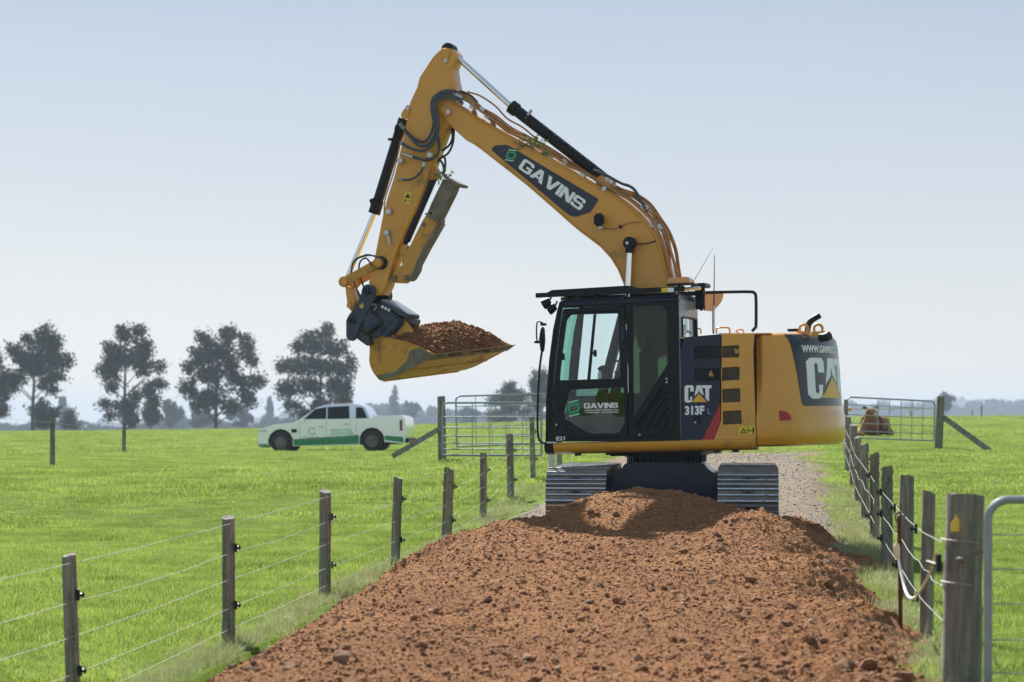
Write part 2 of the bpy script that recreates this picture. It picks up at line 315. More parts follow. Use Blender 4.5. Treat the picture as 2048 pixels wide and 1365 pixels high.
def ground_material():
    m = bpy.data.materials.new('paddock_ground'); m.use_nodes = True; t = m.node_tree; N = t.nodes; Lk = t.links; b = N['Principled BSDF']
    b.inputs['Roughness'].default_value = 1.; b.inputs['Specular IOR Level'].default_value = .05
    ge = N.new('ShaderNodeNewGeometry'); sx = N.new('ShaderNodeSeparateXYZ'); Lk.new(ge.outputs['Position'], sx.inputs[0])
    def noise(sc, det=5, rough=.6, stretch=None):
        n = N.new('ShaderNodeTexNoise'); n.inputs['Scale'].default_value = sc; n.inputs['Detail'].default_value = det; n.inputs['Roughness'].default_value = rough
        if stretch:
            mp = N.new('ShaderNodeMapping'); mp.inputs['Scale'].default_value = stretch; Lk.new(ge.outputs['Position'], mp.inputs[0]); Lk.new(mp.outputs[0], n.inputs[0])
        else: Lk.new(ge.outputs['Position'], n.inputs['Vector'])
        return n.outputs[0]
    def ramp(fac, stops):
        r = N.new('ShaderNodeValToRGB'); e = r.color_ramp.elements
        while len(e) > 1: e.remove(e[0])
        e[0].position, e[0].color = stops[0][0], (*stops[0][1], 1)
        for p, c in stops[1:]: k = e.new(p); k.color = (*c, 1)
        Lk.new(fac, r.inputs[0]); return r.outputs[0]
    def mix(f, a, c, mode='MIX'):
        x = N.new('ShaderNodeMix'); x.data_type = 'RGBA'; x.blend_type = mode
        if isinstance(f, float): x.inputs[0].default_value = f
        else: Lk.new(f, x.inputs[0])
        Lk.new(a, x.inputs[6]); Lk.new(c, x.inputs[7]); return x.outputs[2]
    def math_(op, a, c=None):
        x = N.new('ShaderNodeMath'); x.operation = op
        for i, q in enumerate((a, c)):
            if q is None: continue
            if isinstance(q, (int, float)): x.inputs[i].default_value = q
            else: Lk.new(q, x.inputs[i])
        return x.outputs[0]
    g = ramp(noise(1.2, 8, .7), [(.3, (.075, .14, .017)), (.5, (.12, .20, .024)), (.7, (.175, .26, .038))])
    g2 = ramp(noise(.12, 4), [(.35, (.12, .195, .024)), (.65, (.20, .28, .042))])
    gr = mix(.45, g, g2)
    fine = ramp(noise(14, 6, .8), [(.3, (.55, .55, .55)), (.7, (1.25, 1.25, 1.2))]); gr = mix(1., gr, fine, 'MULTIPLY')
    # gravel of the farm race between the two fences
    gv = ramp(noise(9, 9, .8), [(.3, (.12, .088, .06)), (.5, (.25, .20, .15)), (.68, (.38, .33, .26))])
    gv = mix(.4, gv, ramp(noise(.9, 5), [(.45, (.29, .255, .21)), (.65, (.30, .17, .105))]))
    lat = math_('SUBTRACT', sx.outputs[0], math_('MULTIPLY', sx.outputs[1], .1226))
    lat = math_('ADD', lat, math_('MULTIPLY', math_('SUBTRACT', noise(1.3, 5, .7), .5), 1.2))
    a = N.new('ShaderNodeMapRange'); a.interpolation_type = 'SMOOTHSTEP'; a.inputs[1].default_value = -4.35; a.inputs[2].default_value = -3.95; Lk.new(lat, a.inputs[0])
    c = N.new('ShaderNodeMapRange'); c.interpolation_type = 'SMOOTHSTEP'; c.inputs[1].default_value = .75; c.inputs[2].default_value = .4; Lk.new(lat, c.inputs[0])
    d = N.new('ShaderNodeMapRange'); d.inputs[1].default_value = 62; d.inputs[2].default_value = 56; Lk.new(sx.outputs[1], d.inputs[0])
    mk = math_('MULTIPLY', math_('MULTIPLY', a.outputs[0], c.outputs[0]), d.outputs[0])
    Lk.new(mix(mk, gr, gv), b.inputs['Base Color'])
    bp = N.new('ShaderNodeBump'); bp.inputs['Strength'].default_value = .8; bp.inputs['Distance'].default_value = .05; Lk.new(noise(22, 8, .8), bp.inputs['Height']); Lk.new(bp.outputs[0], b.inputs['Normal'])
    return m
GROUND = ground_material()
rows = np.concatenate([np.geomspace(3, 120, 620), np.geomspace(121, 5200, 160)]); cols = np.concatenate([np.linspace(-1.1, -.32, 30)[:-1], np.linspace(-.32, .32, 230), np.linspace(.32, 1.1, 30)[1:]])
Y = np.repeat(rows[:, None], len(cols), 1); X = cols[None, :] * (Y + 3)
gz = ground_z(X, Y)
t1 = (X > XL(Y) + .5) & (X < XR(Y) - .3) & (Y < 24.5); gz = gz - np.where(t1, .12, 0)
o = grid_obj('paddock_ground', X, Y, gz, GROUND); o['kind'] = 'structure'; o['label'] = 'green pasture ground with the old gravel race running between the two fences'
# dirt fill ---------------------------------------------------------
def dirt_material():
    m = bpy.data.materials.new('fill_dirt'); m.use_nodes = True; t = m.node_tree; N = t.nodes; Lk = t.links; b = N['Principled BSDF']
    b.inputs['Roughness'].default_value = .95; b.inputs['Specular IOR Level'].default_value = .12
    ge = N.new('ShaderNodeNewGeometry')
    def noise(sc, det=6, r=.65):
        n = N.new('ShaderNodeTexNoise'); n.inputs['Scale'].default_value = sc; n.inputs['Detail'].default_value = det; n.inputs['Roughness'].default_value = r; Lk.new(ge.outputs['Position'], n.inputs[0]); return n.outputs[0]
    def ramp(fac, stops):
        r = N.new('ShaderNodeValToRGB'); e = r.color_ramp.elements
        while len(e) > 1: e.remove(e[0])
        e[0].position, e[0].color = stops[0][0], (*stops[0][1], 1)
        for p, c in stops[1:]: k = e.new(p); k.color = (*c, 1)
        Lk.new(fac, r.inputs[0]); return r.outputs[0]
    c1 = ramp(noise(.55, 7), [(.38, (.19, .078, .030)), (.65, (.42, .205, .084))]); c2 = ramp(noise(26, 8, .8), [(.28, (.11, .043, .017)), (.5, (.35, .158, .063)), (.72, (.68, .38, .18))])
    x = N.new('ShaderNodeMix'); x.data_type = 'RGBA'; x.inputs[0].default_value = .6; Lk.new(c1, x.inputs[6]); Lk.new(c2, x.inputs[7]); Lk.new(x.outputs[2], b.inputs['Base Color'])
    ad = N.new('ShaderNodeMath'); ad.operation = 'ADD'; Lk.new(noise(38, 9, .85), ad.inputs[0])
    vo = N.new('ShaderNodeTexVoronoi'); vo.inputs['Scale'].default_value = 26; Lk.new(ge.outputs['Position'], vo.inputs[0]); Lk.new(vo.outputs[0], ad.inputs[1])
    bp = N.new('ShaderNodeBump'); bp.inputs['Strength'].default_value = 1.; bp.inputs['Distance'].default_value = .035; Lk.new(ad.outputs[0], bp.inputs['Height']); Lk.new(bp.outputs[0], b.inputs['Normal'])
    return m
DIRT = dirt_material()
xs = np.arange(-1.0, 1.0001, .0042); ys = np.concatenate([np.arange(8.5, 22, .035), np.arange(22, 32.5, .03)])
Yd = np.repeat(ys[:, None], len(xs), 1); c0 = (XL(Yd) + XR(Yd)) / 2; Xd = c0 + xs[None, :] * 3.05
Zd = dirt_full(Xd, Yd); Gd = ground_z(Xd, Yd)
dirt_o = grid_obj('dirt_track', Xd, Yd, Zd, DIRT, mask=(Zd > Gd - .22)); dirt_o['kind'] = 'structure'; dirt_o['label'] = 'freshly spread red brown dirt heaped up on the race in front of the tracks'
# stones --------------------------------------------------------------
def rock_mesh(sub, seed, flat=.7):
    bm = bmesh.new(); bmesh.ops.create_icosphere(bm, subdivisions=sub, radius=1.); r = random.Random(seed)
    sx, sy, sz = r.uniform(.75, 1.25), r.uniform(.7, 1.1), r.uniform(flat * .7, flat * 1.2)
    cuts = [(Vector((r.gauss(0, 1), r.gauss(0, 1), r.gauss(0, 1))).normalized(), r.uniform(.5, .8)) for _ in range(7)]
    for v in bm.verts:
        for n, d in cuts:
            k = v.co.dot(n)
            if k > d: v.co -= n * (k - d)
        v.co *= r.uniform(.88, 1.1); v.co = Vector((v.co.x * sx, v.co.y * sy, v.co.z * sz))
    me = bpy.data.meshes.new('stone'); bm.to_mesh(me); bm.free(); return me
rocks = [rock_mesh(2, 40 + i) for i in range(10)]
for i, me in enumerate(rocks): me.materials.append((CLOD, CLOD, CLOD, CLODG, CLOD, CLOD, CLOD, CLOD, CLODG, CLOD)[i])
cand = []
while len(cand) < 2600:
    y = float(rng.uniform(10.5, 29.5)); t = float(rng.uniform(0, 1)); t = t if rng.random() < .45 else (1 - abs(rng.normal(0, .14)) if rng.random() < .6 else abs(rng.normal(0, .12)))
    if not 0 < t < 1: continue
    x = XL(y) + .25 + t * (XR(y) - XL(y) - .4); a = 1024 + F * x / y
    if 300 < a < 1960 and not (.3 < x < 3.3 and y > 26): cand.append((x, y))
cx = np.array(cand); cz = dirt_full(cx[:, 0], cx[:, 1]); gg = ground_z(cx[:, 0], cx[:, 1]); ok = cz > gg - .03
cx, cz = cx[ok], cz[ok]; big = [(float(cx[i, 0]), float(cx[i, 1]), float(cz[i]), .010 + .016 * float(rng.gamma(1.2, .6))) for i in range(len(cx))]
def atd(px, py, D): q = P(px, py, D); return q.x, q.y, float(dirt_full(np.array(q.x), np.array(q.y)))
SPEC = [(1628, 1003, 26.3, .12), (1605, 1022, 24.2, .07), (1655, 1020, 25.6, .06), (1362, 1095, 21.6, .075), (1775, 1235, 17.9, .115), (1300, 1110, 21.2, .04), (1232, 1207, 17.9, .045), (984, 1300, 15.2, .05), (1690, 1325, 14.6, .10), (1620, 1285, 15.5, .06), (1740, 1310, 14.6, .09), (1810, 1340, 14.2, .10), (1790, 1350, 14.0, .08), (1510, 1310, 14.8, .05), (1140, 1130, 20.8, .035), (1167, 1152, 20.2, .04), (1000, 1140, 21, .035), (720, 1192, 23.0, .06), (745, 1185, 23.5, .07), (700, 1205, 22.6, .05), (590, 1258, 20.7, .07), (1697, 1030, 24.8, .055), (1712, 1035, 25.0, .05), (1735, 1160, 20.2, .06), (1735, 1185, 19.6, .07), (1760, 1200, 19.2, .05), (1440, 1070, 22.8, .045), (1643, 1090, 22.4, .05), (1690, 1094, 22.2, .06), (1725, 1100, 22.0, .06), (1575, 1255, 16.4, .055), (1512, 1310, 14.9, .05), (1485, 1240, 16.8, .04)]
big.sort(key=lambda q: -q[3] / q[1]); large = [(*atd(a, b_, c), s) for a, b_, c, s in SPEC] + big[:262]
for i, (x, y, z, s) in enumerate(large):
    o = bpy.data.objects.new('stone', rocks[i % 10] if s < .07 else rocks[i % 3]); link(o, dirt_o); k = s
    o.scale = (k, k, k); o.rotation_euler = (rng.uniform(-.5, .5), rng.uniform(-.5, .5), rng.uniform(0, 6.28)); o.location = (x, y, z + k * .22)
def scatter_mesh(name, protos, pts, scl, mat, parent=None):
    """many small solids joined into one mesh"""
    V = []; Fc = []; k = 0; which = rng.integers(0, len(protos), len(pts)); ang = rng.uniform(0, 6.28, len(pts)); til = rng.uniform(-.6, .6, len(pts))
    for pi, me in enumerate(protos):
        co = coords(me); tri = np.array([tuple(p.vertices) for p in me.polygons]); sel = np.where(which == pi)[0]
        c, s = np.cos(ang[sel])[:, None], np.sin(ang[sel])[:, None]; ct, st = np.cos(til[sel])[:, None], np.sin(til[sel])[:, None]
        x, y, z = co[None, :, 0], co[None, :, 1], co[None, :, 2]; y2, z2 = y * ct - z * st, y * st + z * ct
        Q = np.stack([x * c - y2 * s, x * s + y2 * c, z2 + 0 * x], -1) * scl[sel][:, None, None] + pts[sel][:, None, :]
        V.append(Q.reshape(-1, 3)); Fc.append((tri[None] + (np.arange(len(sel)) * len(co))[:, None, None] + k).reshape(-1, 3)); k += len(sel) * len(co)
    V = np.concatenate(V); Fc = np.concatenate(Fc); me = bpy.data.meshes.new(name); n = len(Fc)
    me.vertices.add(len(V)); me.vertices.foreach_set('co', V.astype(np.float32).ravel()); me.loops.add(n * 3); me.polygons.add(n)
    me.loops.foreach_set('vertex_index', Fc.astype(np.int32).ravel()); me.polygons.foreach_set('loop_start', np.arange(0, n * 3, 3, dtype=np.int32)); me.polygons.foreach_set('loop_total', np.full(n, 3, np.int32))
    me.update(calc_edges=True); me.materials.append(mat); o = bpy.data.objects.new(name, me); link(o, parent); o['kind'] = 'stuff'; return o
small = [rock_mesh(1, 80 + i, .8) for i in range(8)]
def scat_pts(n, y0, y1, x0=.2, x1=.25, amin=250, amax=2000):
    y = rng.uniform(y0, y1, n); x = XL(y) + x0 + rng.uniform(0, 1, n) * (XR(y) - XL(y) - x0 - x1); a = 1024 + F * x / y; k = (a > amin) & (a < amax) & ~((x > .45) & (x < 3.1) & (y > 26.2)); return x[k], y[k]
x, y = scat_pts(60000, 11.5, 31.5); z = dirt_full(x, y); k = z > ground_z(x, y) - .02; x, y, z = x[k], y[k], z[k]
s = .0038 + .0058 * rng.gamma(1.1, .8, len(x)); o = scatter_mesh('dirt_clods', small, np.stack([x, y, z + s * .25], -1), s, CLOD); o['label'] = 'small clods of red brown dirt strewn over the track'
x, y = scat_pts(2600, 11.5, 31.5); z = dirt_full(x, y); k = z > ground_z(x, y) - .02; x, y, z = x[k], y[k], z[k]
s = .005 + .005 * rng.gamma(1.2, .7, len(x)); o = scatter_mesh('dirt_pebbles', small, np.stack([x, y, z + s * .25], -1), s, PALE); o['label'] = 'pale pebbles mixed into the red dirt'
x, y = scat_pts(12000, 26, 58, .7, .5, 0, 2048); z = ground_z(x, y); k = (dirt_full(x, y) < z) | (y > 32.4); x, y, z = x[k], y[k], z[k]; s = .007 + .008 * rng.gamma(1.2, .8, len(x)); o = scatter_mesh('gravel', small, np.stack([x, y, z], -1), s, GRAV); o['label'] = 'loose pale gravel on the race behind the digger'
# ------------------------------------------------------------------ grass
def grassmat(name, a, b_, tr=.5):
    m = bpy.data.materials.new(name); m.use_nodes = True; t = m.node_tree; N = t.nodes; Lk = t.links; p = N['Principled BSDF']; p.inputs['Roughness'].default_value = .55; p.inputs['Specular IOR Level'].default_value = .3
    oi = N.new('ShaderNodeObjectInfo'); ge = N.new('ShaderNodeNewGeometry'); no = N.new('ShaderNodeTexNoise'); no.inputs['Scale'].default_value = .9; no.inputs['Detail'].default_value = 4; Lk.new(ge.outputs['Position'], no.inputs[0])
    ad = N.new('ShaderNodeMath'); ad.operation = 'MULTIPLY_ADD'; ad.inputs[1].default_value = .45; Lk.new(oi.outputs['Random'], ad.inputs[0]); mu = N.new('ShaderNodeMath'); mu.operation = 'MULTIPLY'; mu.inputs[1].default_value = 1.; Lk.new(no.outputs[0], mu.inputs[0]); Lk.new(mu.outputs[0], ad.inputs[2])
    r = N.new('ShaderNodeValToRGB'); r.color_ramp.elements[0].position = .4; r.color_ramp.elements[1].position = .98; r.color_ramp.elements[0].color = (*a, 1); r.color_ramp.elements[1].color = (*b_, 1); Lk.new(ad.outputs[0], r.inputs[0])
    tb = N.new('ShaderNodeBsdfTranslucent'); ms = N.new('ShaderNodeMixShader'); ms.inputs[0].default_value = tr; Lk.new(r.outputs[0], p.inputs['Base Color']); Lk.new(r.outputs[0], tb.inputs[0])
    Lk.new(p.outputs[0], ms.inputs[1]); Lk.new(tb.outputs[0], ms.inputs[2]); Lk.new(ms.outputs[0], N['Material Output'].inputs[0]); return m
GRASS = grassmat('pasture_grass', (.145, .215, .034), (.345, .445, .092)); VERGE = grassmat('verge_weed', (.20, .25, .08), (.40, .43, .20), .4); STRAW = grassmat('dry_stem', (.34, .29, .18), (.48, .42, .28), .3)
def tuft(seed, n, rad, h, wd, lean, mat):
    r = np.random.default_rng(seed); V = []; Fc = []
    for i in range(n):
        a, q = r.uniform(0, 6.28), rad * math.sqrt(r.random()); bx, by = q * math.cos(a), q * math.sin(a); hh = h * r.uniform(.45, 1.15); d = r.uniform(0, 6.28); ln = lean * r.uniform(.2, 1.3) * hh
        ww = wd * r.uniform(.7, 1.3); f = r.uniform(0, 6.28); wx, wy = ww / 2 * math.cos(f), ww / 2 * math.sin(f); dx, dy = math.cos(d), math.sin(d); k = len(V)
        V += [(bx - wx, by - wy, -.015), (bx + wx, by + wy, -.015), (bx - wx * .8 + dx * ln * .35, by - wy * .8 + dy * ln * .35, hh * .6), (bx + wx * .8 + dx * ln * .35, by + wy * .8 + dy * ln * .35, hh * .6), (bx + dx * ln, by + dy * ln, hh)]
        Fc += [(k, k + 1, k + 3, k + 2), (k + 2, k + 3, k + 4)]
    me = bpy.data.meshes.new('tuft'); me.from_pydata(V, [], Fc); me.materials.append(mat); return bpy.data.objects.new('tuft', me)
def gn_scatter(name, protos, pts, rotz, scl, label):
    c = bpy.data.collections.new(name + '_kinds')
    for p in protos: c.objects.link(p)
    me = bpy.data.meshes.new(name); me.vertices.add(len(pts)); me.vertices.foreach_set('co', pts.astype(np.float32).ravel())
    a = me.attributes.new('rz', 'FLOAT', 'POINT'); a.data.foreach_set('value', rotz.astype(np.float32)); a = me.attributes.new('sc', 'FLOAT', 'POINT'); a.data.foreach_set('value', scl.astype(np.float32)); me.update()
    o = bpy.data.objects.new(name, me); COL.objects.link(o); o['kind'] = 'stuff'; o['label'] = label
    g = bpy.data.node_groups.new(name, 'GeometryNodeTree'); g.interface.new_socket('Geometry', in_out='INPUT', socket_type='NodeSocketGeometry'); g.interface.new_socket('Geometry', in_out='OUTPUT', socket_type='NodeSocketGeometry')
    N = g.nodes; L_ = g.links; gi = N.new('NodeGroupInput'); go = N.new('NodeGroupOutput'); ip = N.new('GeometryNodeInstanceOnPoints'); ci = N.new('GeometryNodeCollectionInfo')
    ci.inputs['Collection'].default_value = c; ci.inputs['Separate Children'].default_value = True; ci.inputs['Reset Children'].default_value = True; ip.inputs['Pick Instance'].default_value = True
    na = N.new('GeometryNodeInputNamedAttribute'); na.data_type = 'FLOAT'; na.inputs['Name'].default_value = 'rz'; cx_ = N.new('ShaderNodeCombineXYZ'); ns = N.new('GeometryNodeInputNamedAttribute'); ns.data_type = 'FLOAT'; ns.inputs['Name'].default_value = 'sc'
    L_.new(gi.outputs[0], ip.inputs['Points']); L_.new(ci.outputs[0], ip.inputs['Instance']); L_.new(na.outputs[0], cx_.inputs[2]); L_.new(cx_.outputs[0], ip.inputs['Rotation']); L_.new(ns.outputs[0], ip.inputs['Scale']); L_.new(ip.outputs[0], go.inputs[0])
    m = o.modifiers.new('scatter', 'NODES'); m.node_group = g; return o
T_near = [tuft(i, 52, .19, .052, .0052, .85, GRASS) for i in range(6)]; T_mid = [tuft(20 + i, 110, .42, .048, .010, .9, GRASS) for i in range(5)]
def field_pts(n, y0, y1, amin=-250, amax=2300):
    y = np.sqrt(rng.uniform(y0 * y0, y1 * y1, n)); a = rng.uniform(amin, amax, n); x = (a - 1024) / F * y
    wob = fbm(y * .8, y * 0 + 2, 3, 41) * .35
    keep = (x < XL(y) + .15 + wob + sstep(30, 40, y) * .35) | (x > XR(y) - .22 - .35 * sstep(28, 36, y) + wob) | (y > 57)
    return x[keep], y[keep]
def mk_grass(name, protos, n, y0, y1, s0, s1, label):
    x, y = field_pts(int(n * 1.6), y0, y1, -1300, 2780); q = fbm(x * .7, y * .7, 4, 51) + fbm(x * .18, y * .18, 3, 52) * .8; s = rng.uniform(s0, s1, len(x)) * (1 + q * .9); s = np.clip(s, s0 * .85, s1 * 1.35)
    return gn_scatter(name, protos, np.stack([x, y, ground_z(x, y)], -1), rng.uniform(0, 6.28, len(x)), s, label)
mk_grass('pasture_grass', T_near, 14000, 12, 36, .8, 1.25, 'short green pasture grass in the near paddocks')
mk_grass('pasture_grass', T_mid, 13000, 34, 78, .8, 1.2, 'green pasture grass in the middle of the paddocks')
mk_grass('pasture_grass', T_mid, 7000, 76, 190, 1.2, 2.2, 'green pasture grass in the far part of the paddocks')
# verge growth beside both fences
T_v = [tuft(40 + i, 46, .12, .11, .005, 1.0, VERGE) for i in range(4)] + [tuft(50, 14, .08, .24, .003, .5, STRAW)]
yv = rng.uniform(13, 42, 1500); side = rng.random(1500) < .5; off = rng.normal(0, .2, 1500); xv = np.where(side, XL(yv) + .12 + off, XR(yv) - .12 - off * .8)
gn_scatter('verge_growth', T_v, np.stack([xv, yv, ground_z(xv, yv)], -1), rng.uniform(0, 6.28, 1500), rng.uniform(.5, 1.15, 1500), 'pale scrubby weeds and dry stems along the foot of the fences')
x, y = field_pts(2600, 14, 62); k = fbm(x * .8, y * .8, 3, 61) > -.05; x, y = x[k], y[k]
s = rng.uniform(.004, .009, len(x)); o = scatter_mesh('white_specks', [rock_mesh(1, 99, .7)], np.stack([x, y, ground_z(x, y) + .07 + rng.uniform(-.02, .03, len(x))], -1), s, nmat('speck_white', (.66, .66, .56), .8, transl=.3)); o['label'] = 'tiny white specks dotted through the grass'  # small white blobs set a little above the ground in the grass
def weed(px, D, side, h, label, mat=VERGE, n=260, spread=.28):
    x = (px - 1024) / F * D; r = np.random.default_rng(int(px)); V = []; Fc = []
    for i in range(n):
        a = r.uniform(0, 6.28); q = spread * math.sqrt(r.random()); z = h * r.random() ** .7 * (1 - .6 * q / spread); c = Vector((q * math.cos(a), q * math.sin(a), z)); u = Vector(r.normal(0, 1, 3)).normalized() * .014; v = Vector(r.normal(0, 1, 3)).normalized() * .007; k = len(V)
        V += [c - u, c + v, c + u, c - v]; Fc.append((k, k + 1, k + 2, k + 3))
    for i in range(22):
        a = r.uniform(0, 6.28); q = spread * .8 * r.random(); k = len(V); t = Vector((q * math.cos(a), q * math.sin(a), h * r.uniform(.6, 1.1))); b_ = Vector((q * .3 * math.cos(a), q * .3 * math.sin(a), -.02)); e = Vector((.003, 0, 0))
        V += [b_ - e, b_ + e, t]; Fc.append((k, k + 1, k + 2))
    me = bpy.data.meshes.new('weed'); me.from_pydata(V, [], Fc); o = mobj('weed', me, mat); o.location = (x, D, Zs(x, D) + .0); o['label'] = label; o['kind'] = 'stuff'; return o
weed(770, 28.2, 0, .30, 'bushy pale weed at the foot of the fourth left fence post'); weed(812, 29.4, 0, .25, 'wispy grey green weed just right of the fourth post of the left fence')
weed(912, 33.6, 0, .30, 'dense pale weed between the fifth and sixth posts of the left fence'); weed(948, 35.8, 0, .36, 'tall flowering weed around the sixth post of the left fence')
# ------------------------------------------------------------------ fences
def post_mesh(r, h, seed, n=14, rings=9, below=.25, slant=.0, knob=.05):
    q = random.Random(seed); g = G(); vs = []
    ph = [q.uniform(0, 6.28) for _ in range(4)]
    for j in range(rings):
        z = -below + (h + below) * j / (rings - 1)
        for k in range(n):
            a = 2 * PI * k / n; rr = r * (1 + knob * math.sin(2 * a + ph[0]) + knob * .7 * math.sin(3 * a + z * 3 + ph[1]) + q.uniform(-.03, .03)) * (1.04 - .08 * j / rings)
            zz = z + (slant * math.cos(a) * r + q.uniform(-.006, .006) if j == rings - 1 else 0)
            vs.append((rr * math.cos(a), rr * math.sin(a), zz))
    vs.append((0, 0, h - .004)); t = len(vs) - 1
    fs = [(j * n + k, j * n + (k + 1) % n, (j + 1) * n + (k + 1) % n, (j + 1) * n + k) for j in range(rings - 1) for k in range(n)] + [((rings - 1) * n + k, (rings - 1) * n + (k + 1) % n, t) for k in range(n)]
    me = bpy.data.meshes.new('post'); me.from_pydata(vs, [], fs); return me
def put_post(parent, pl, base, r, h, seed, lean=(0, 0), mat=WOOD, label=None, name='post', slant=.3):
    o = mobj(name, post_mesh(r, h, seed, slant=slant), mat, parent, label, 60); o.location = Vector(base) - pl; o.rotation_euler = (lean[1], lean[0], seed * .7); return o
def insulator(parent, p, d=1):
    g = G(); g.box((0, 0, 0), (.018, .035, .075)); g.tube([(d * .006, -.01, 0), (d * .034, -.015, 0)], .012, 8); g.tube([(d * .03, -.015, -.02), (d * .042, -.015, 0), (d * .03, -.015, .02)], .006, 6)
    o = g.build('insulator', BLACK, parent); o.location = p; return o
def wire(parent, pl, pts, r=.0023, name='wire', mat=WIRE, sag=.012, jog=.0, seed=0, k=5, n=5):
    q = random.Random(seed); out = []
    for a, b in zip(pts[:-1], pts[1:]):
        a, b = Vector(a), Vector(b)
        for i in range(k): t = i / k; out.append(a.lerp(b, t) - Vector((0, 0, sag * 4 * t * (1 - t))) + (Vector((q.uniform(-jog, jog), 0, q.uniform(-jog, jog))) if i else Vector()))
    out.append(Vector(pts[-1])); g = G(); g.tube([p - pl for p in out], r, n); return g.build(name, mat, parent, 60)
LP = [(137, 1110, 148, 28, 16.0), (455, 1035, 457, 26, 20.4), (650, 983, 650, 25, 24.6), (783, 955, 790, 18, 28.6), (885, 938, 892, 21, 32.8), (964, 908, 966, 15, 36.8), (1015, 870, 1021, 15, 40.1), (1063, 835, 1066, 11, 43.5)]
l0 = Vector((XL(20.4), 20.4, Zs(XL(20.4), 20.4))); lf = empty('wire_fence', 'five wire fence of weathered round posts along the left edge of the dirt', 'fence', loc=l0)
LB = []
for i, (a, ty, b, w_, D) in enumerate(LP):
    top = P(a, ty, D); x = (b - 1024) / F * D; z = Zs(x, D); h = top.z - z; base = Vector((x, D, z)); LB.append((base, h, w_ / F * D / 2, (top.x - x) / h))
    if i == 0: base.z = top.z - 1.17; h = 1.17; LB[0] = (base, h, w_ / F * D / 2, (top.x - x) / h)
    p = put_post(lf, l0, base, w_ / F * D / 2, h, 10 + i, ((top.x - x) / h, 0))
    for fr in (.77, .33): insulator(p, (0, 0, 0), 1).matrix_local = Matrix.Rotation(-(10 + i) * .7, 4, 'Z') @ Matrix.Translation((w_ / F * D / 2 + .012, -.03, h * (fr)))
ext = [(Vector((XL(D), D, Zs(XL(D), D))), 1.17, .06, 0) for D in (11.8,)]
end = [(Vector((XL(D) + dx, D, Zs(XL(D), D))), hh, .055, 0) for D, dx, hh in ((46.8, .1, .95),)]
for b_, h, r, l_ in ext: put_post(lf, l0, b_, r, h, 3)
ALL = ext + LB + end
for j, fr in enumerate((.955, .73, .53, .315, .155)):
    pts = [b_ + Vector((l_ * h * fr + r * .75, -r * .8, h * fr)) for b_, h, r, l_ in ALL]
    wire(lf, l0, pts, jog=.006 if j < 2 else .003, seed=j, sag=.02 if j == 1 else .008)
wp = empty('white_post', 'short white painted post at the far end of the left fence, behind the track', 'post', loc=(P(1104, 940, 46).x, 46, Zs(P(1104, 940, 46).x, 46)))
put_post(wp, Vector(wp.location), Vector(wp.location), .065, .75, 31, mat=WOODP, name='shaft'); 
dp = empty('fence_post', 'short dark wooden post beside the white post under the cab', 'post', loc=(P(1119, 940, 47).x, 47, Zs(P(1119, 940, 47).x, 47))); put_post(dp, Vector(dp.location), Vector(dp.location), .055, .66, 32, name='shaft')
# right fence
RP = [(1845, 985, 1852, 26, 18.1), (1804, 955, 1812, 31, 21.7), (1773, 935, 1775, 22, 25.7), (1749, 908, 1749, 20, 29.8), (1729, 888, 1730, 16, 34.5), (1715, 875, 1716, 14, 38.7), (1707, 850, 1707, 15, 43.2), (1696, 833, 1696, 12, 48.0), (1692, 800, 1692, 9, 54.5)]
r0 = Vector((XR(21.7), 21.7, Zs(XR(21.7), 21.7))); rf = empty('wire_fence', 'three wire fence of mossy posts along the right edge of the dirt', 'fence', loc=r0)
RB = []
for i, (a, ty, b, w_, D) in enumerate(RP):
    top = P(a, ty, D); x = (b - 1024) / F * D; z = Zs(x, D); h = top.z - z; r = w_ / F * D / 2; RB.append((Vector((x, D, z)), h, r, (top.x - x) / h))
    p = put_post(rf, r0, RB[-1][0], r, h, 50 + i, ((top.x - x) / h, 0), WOODG if i in (0, 1) else WOOD)
    if i in (2, 3, 4, 5):
        g = G(); q = random.Random(i)
        for _ in range(70):
            an, zz = q.uniform(0, 6.28), h * q.random() ** .5; c = Vector((math.cos(an) * r, math.sin(an) * r, zz)); s_ = q.uniform(.008, .02); g.box(c, (s_, s_, s_ * 1.6), Matrix.Rotation(an, 3, 'Z') @ Matrix.Rotation(q.random(), 3, 'X'))
        o = g.build('lichen', LICH, p); o['kind'] = 'stuff'
sx_ = (1922 - 1024) / F * 13.9; sb = Vector((sx_, 13.9, CZ - 1.6)); sp = put_post(rf, r0, sb, .117, 1.6 - .458, 77, (-.03, 0), WOODG, 'thick strainer post with a small yellow tag, nearest of the right fence', slant=.05)
for fr, dn, j in ((.755, .3, 0), (.54, .53, 1), (.30, .75, 2)):
    pts = [b_ + Vector((l_ * h * fr - r * .9, -r * .6, h * fr)) for b_, h, r, l_ in RB]
    s = P(1886, (1085, 1172, 1242)[j], 13.85); wire(rf, r0, [s] + pts, r=.0033, jog=.018 if j == 1 else .003, seed=j + 9, sag=.03 if j == 1 else .006)
    for i in (0, 1, 2, 3):
        if j != 1 or i == 2:
            b_, h, r, l_ = RB[i]; o = insulator(rf, b_ + Vector((l_ * h * fr - r - .012, -r * .5, h * fr)) - r0, -1)
for hh in (.62, .87): g = G(); g.tube([(sb - r0) + Vector((-.12 * math.cos(t) , -.12 * math.sin(t), hh + .012 * math.cos(t))) for t in np.linspace(0, 2 * PI, 25)], .004, 5); g.build('wire_wrap', WIRE, rf)
tg = empty('stock_tag', 'small yellow ear tag shape nailed to the near strainer post', 'tag', loc=P(1910, 1048, 13.78)); g = G(); A = [(-.022, -.045), (.024, -.045), (.024, .045), (.010, .048), (.0, .026), (-.016, .010), (-.022, 0)]
